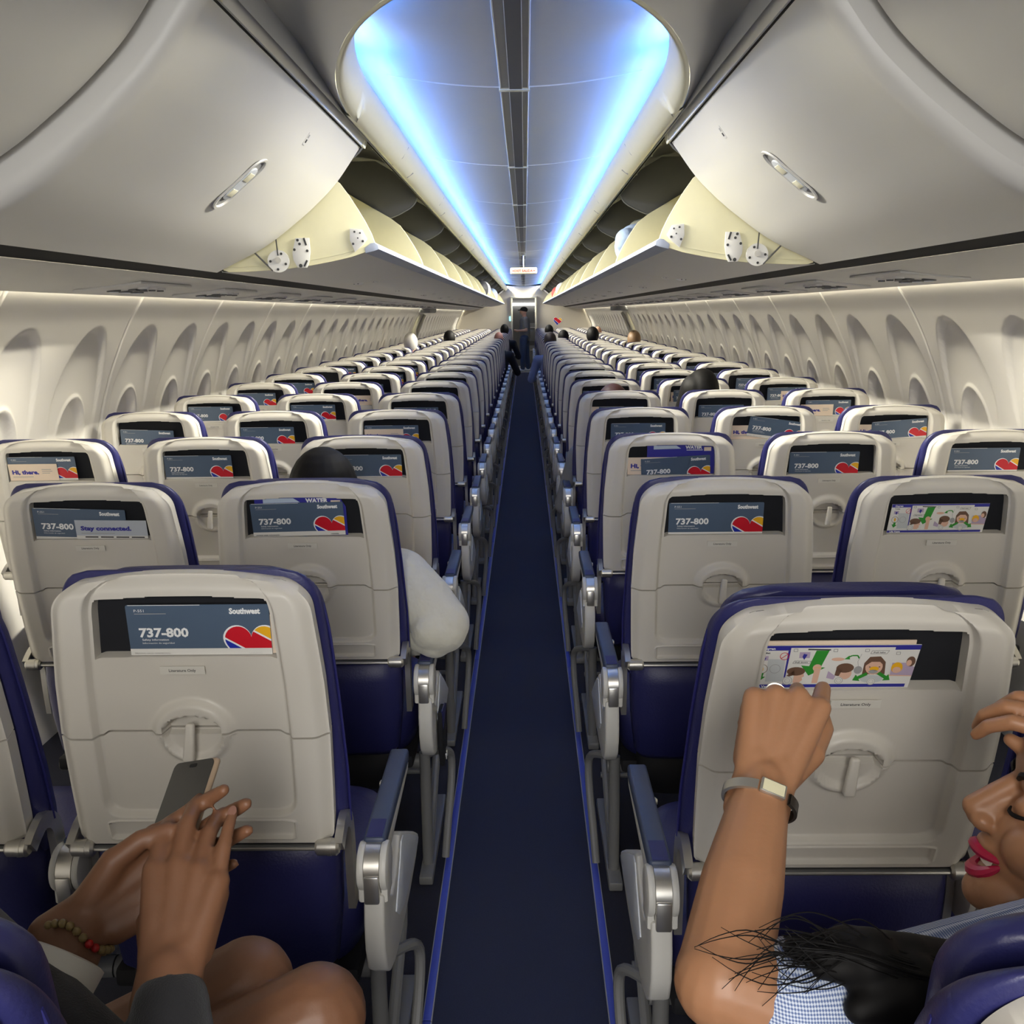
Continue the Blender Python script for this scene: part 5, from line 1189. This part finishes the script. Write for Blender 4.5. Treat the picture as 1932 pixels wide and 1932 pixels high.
q = MB(); q.tube([(0, -.006, 0), (0, .012, 0)], [.037, .037], m_paper, 16, False); obj('ring', q.me('ring'), um)
soft('handbag', 'dark handbag with a pale stripe in the left open bin near the doorway', 'bag', (-.60, 13.6, 1.80), (.12, .25, .13), m_bagk)
soft('backpack', 'cream backpack in the left open bin near the doorway', 'bag', (-.62, 15.1, 1.82), (.12, .25, .14), m_paper)
soft('duffel_bag', 'blue duffel bag at the far left bin next to the forward wall', 'bag', (-.60, 18.2, 1.80), (.12, .3, .13), m_denimb)
soft('duffel_bag', 'red duffel bag in the far right bin', 'bag', (.60, 16.8, 1.79), (.11, .25, .12), mat('bag_red', (.35, .05, .04), .8, noise=.1))
soft('backpack', 'white backpack in the far right bin beside the red duffel', 'bag', (.60, 14.6, 1.79), (.11, .25, .12), m_paper)
# belt strap hanging beside the second aisle seat on the left
sb = thing('seat_belt', 'navy seat belt end hanging into the aisle beside the cream fleece', 'seat belt', (-.2125, 2.33, .375))
q = MB(); q.prism([(-.05, .085), (.03, .075), (.075, .055), (.085, -.04), (.06, -.085), (-.02, -.08), (-.05, -.02)], 0, 0, .012, m_black, .004); q.prism([(-.05, .088), (.03, .078), (.076, .057), (.03, .045), (-.03, .03)], 0, .010, .0135, m_leather, .001); obj('webbing', q.me('webbing'), sb)
q = MB()
for k in (0, 1): q.box((.0135, .02 + k * .02, -.072), (.0015, .003, .012), m_paper, .001, rot=(R(35), 0, 0))
obj('buckle_clip', q.me('buckle_clip'), sb)
# grey trainer under the right aisle seat
sh = thing('shoe', 'grey knit trainer on the floor under the right aisle seat ahead', 'shoe', (.41, 2.36, 0))
obj('upper', blob('upper', [((0, -.07, .045), .038, (0, .09, .034), .03), ((0, -.07, .06), .034, (0, -.05, .085), .03)], .006, 3, m_shirtg), sh)
q = MB(); q.box((0, .01, .012), (.042, .135, .0118), m_paper, .01, 3); obj('sole', q.me('sole'), sh)
# outstretched leg with a dark shoe in the aisle on the right
# passenger service units in the strip under the bins, one above each seat row
def psu_z(x): return float(np.interp(x, [1.08, 1.2, 1.35, 1.44], [1.583, 1.566, 1.553, 1.549]))
m_nozzle = mat('nozzle_dark', (.10, .10, .10), .5, noise=.05)
for s in (-1, 1):
    al = math.atan2(psu_z(1.32) - psu_z(1.12), .2) * s
    mp_ = MB(); mp_.box((0, 0, -.0005), (.105, .22, .004), m_psu, .0035, 2, rot=(0, -al, 0)); me_p = mp_.me('unit_plate')
    mn = MB(); mn.cyl((0, 0, -.004), .017, .006, 2, m_psu, 16, r2=.019); mn.cyl((0, 0, -.011), .011, .004, 2, m_nozzle, 12); me_n = mn.me('air_nozzle')
    ml = MB(); ml.cyl((0, 0, -.003), .021, .004, 2, m_nozzle, 16); ml.cyl((0, 0, -.0075), .014, .002, 2, m_inset, 14); me_l = ml.me('reading_light')
    mb_ = MB(); mb_.box((0, 0, -.005), (.012, .05, .003), m_nozzle, .001); me_b = mb_.me('call_buttons')
    for r in range(3, 29):
        y = row_y(s, r) + .12
        t = thing('service_unit', 'service panel with air nozzles over the %s seats, %s from the near end' % ('left' if s < 0 else 'right', 'first' if r == 3 else ORD[r - 3]), 'service panel', (s * 1.22, y, psu_z(1.22) - .002), 'passenger service panels')
        obj('unit_plate', me_p, t)
        if r > 15: continue
        for k in (-1, 0, 1):
            obj('air_nozzle', me_n, t, (s * -.05, k * .07, .005)); obj('reading_light', me_l, t, (s * .035, k * .09, -.006))
        obj('call_buttons', me_b, t, (-s * .005, 0, -.002))
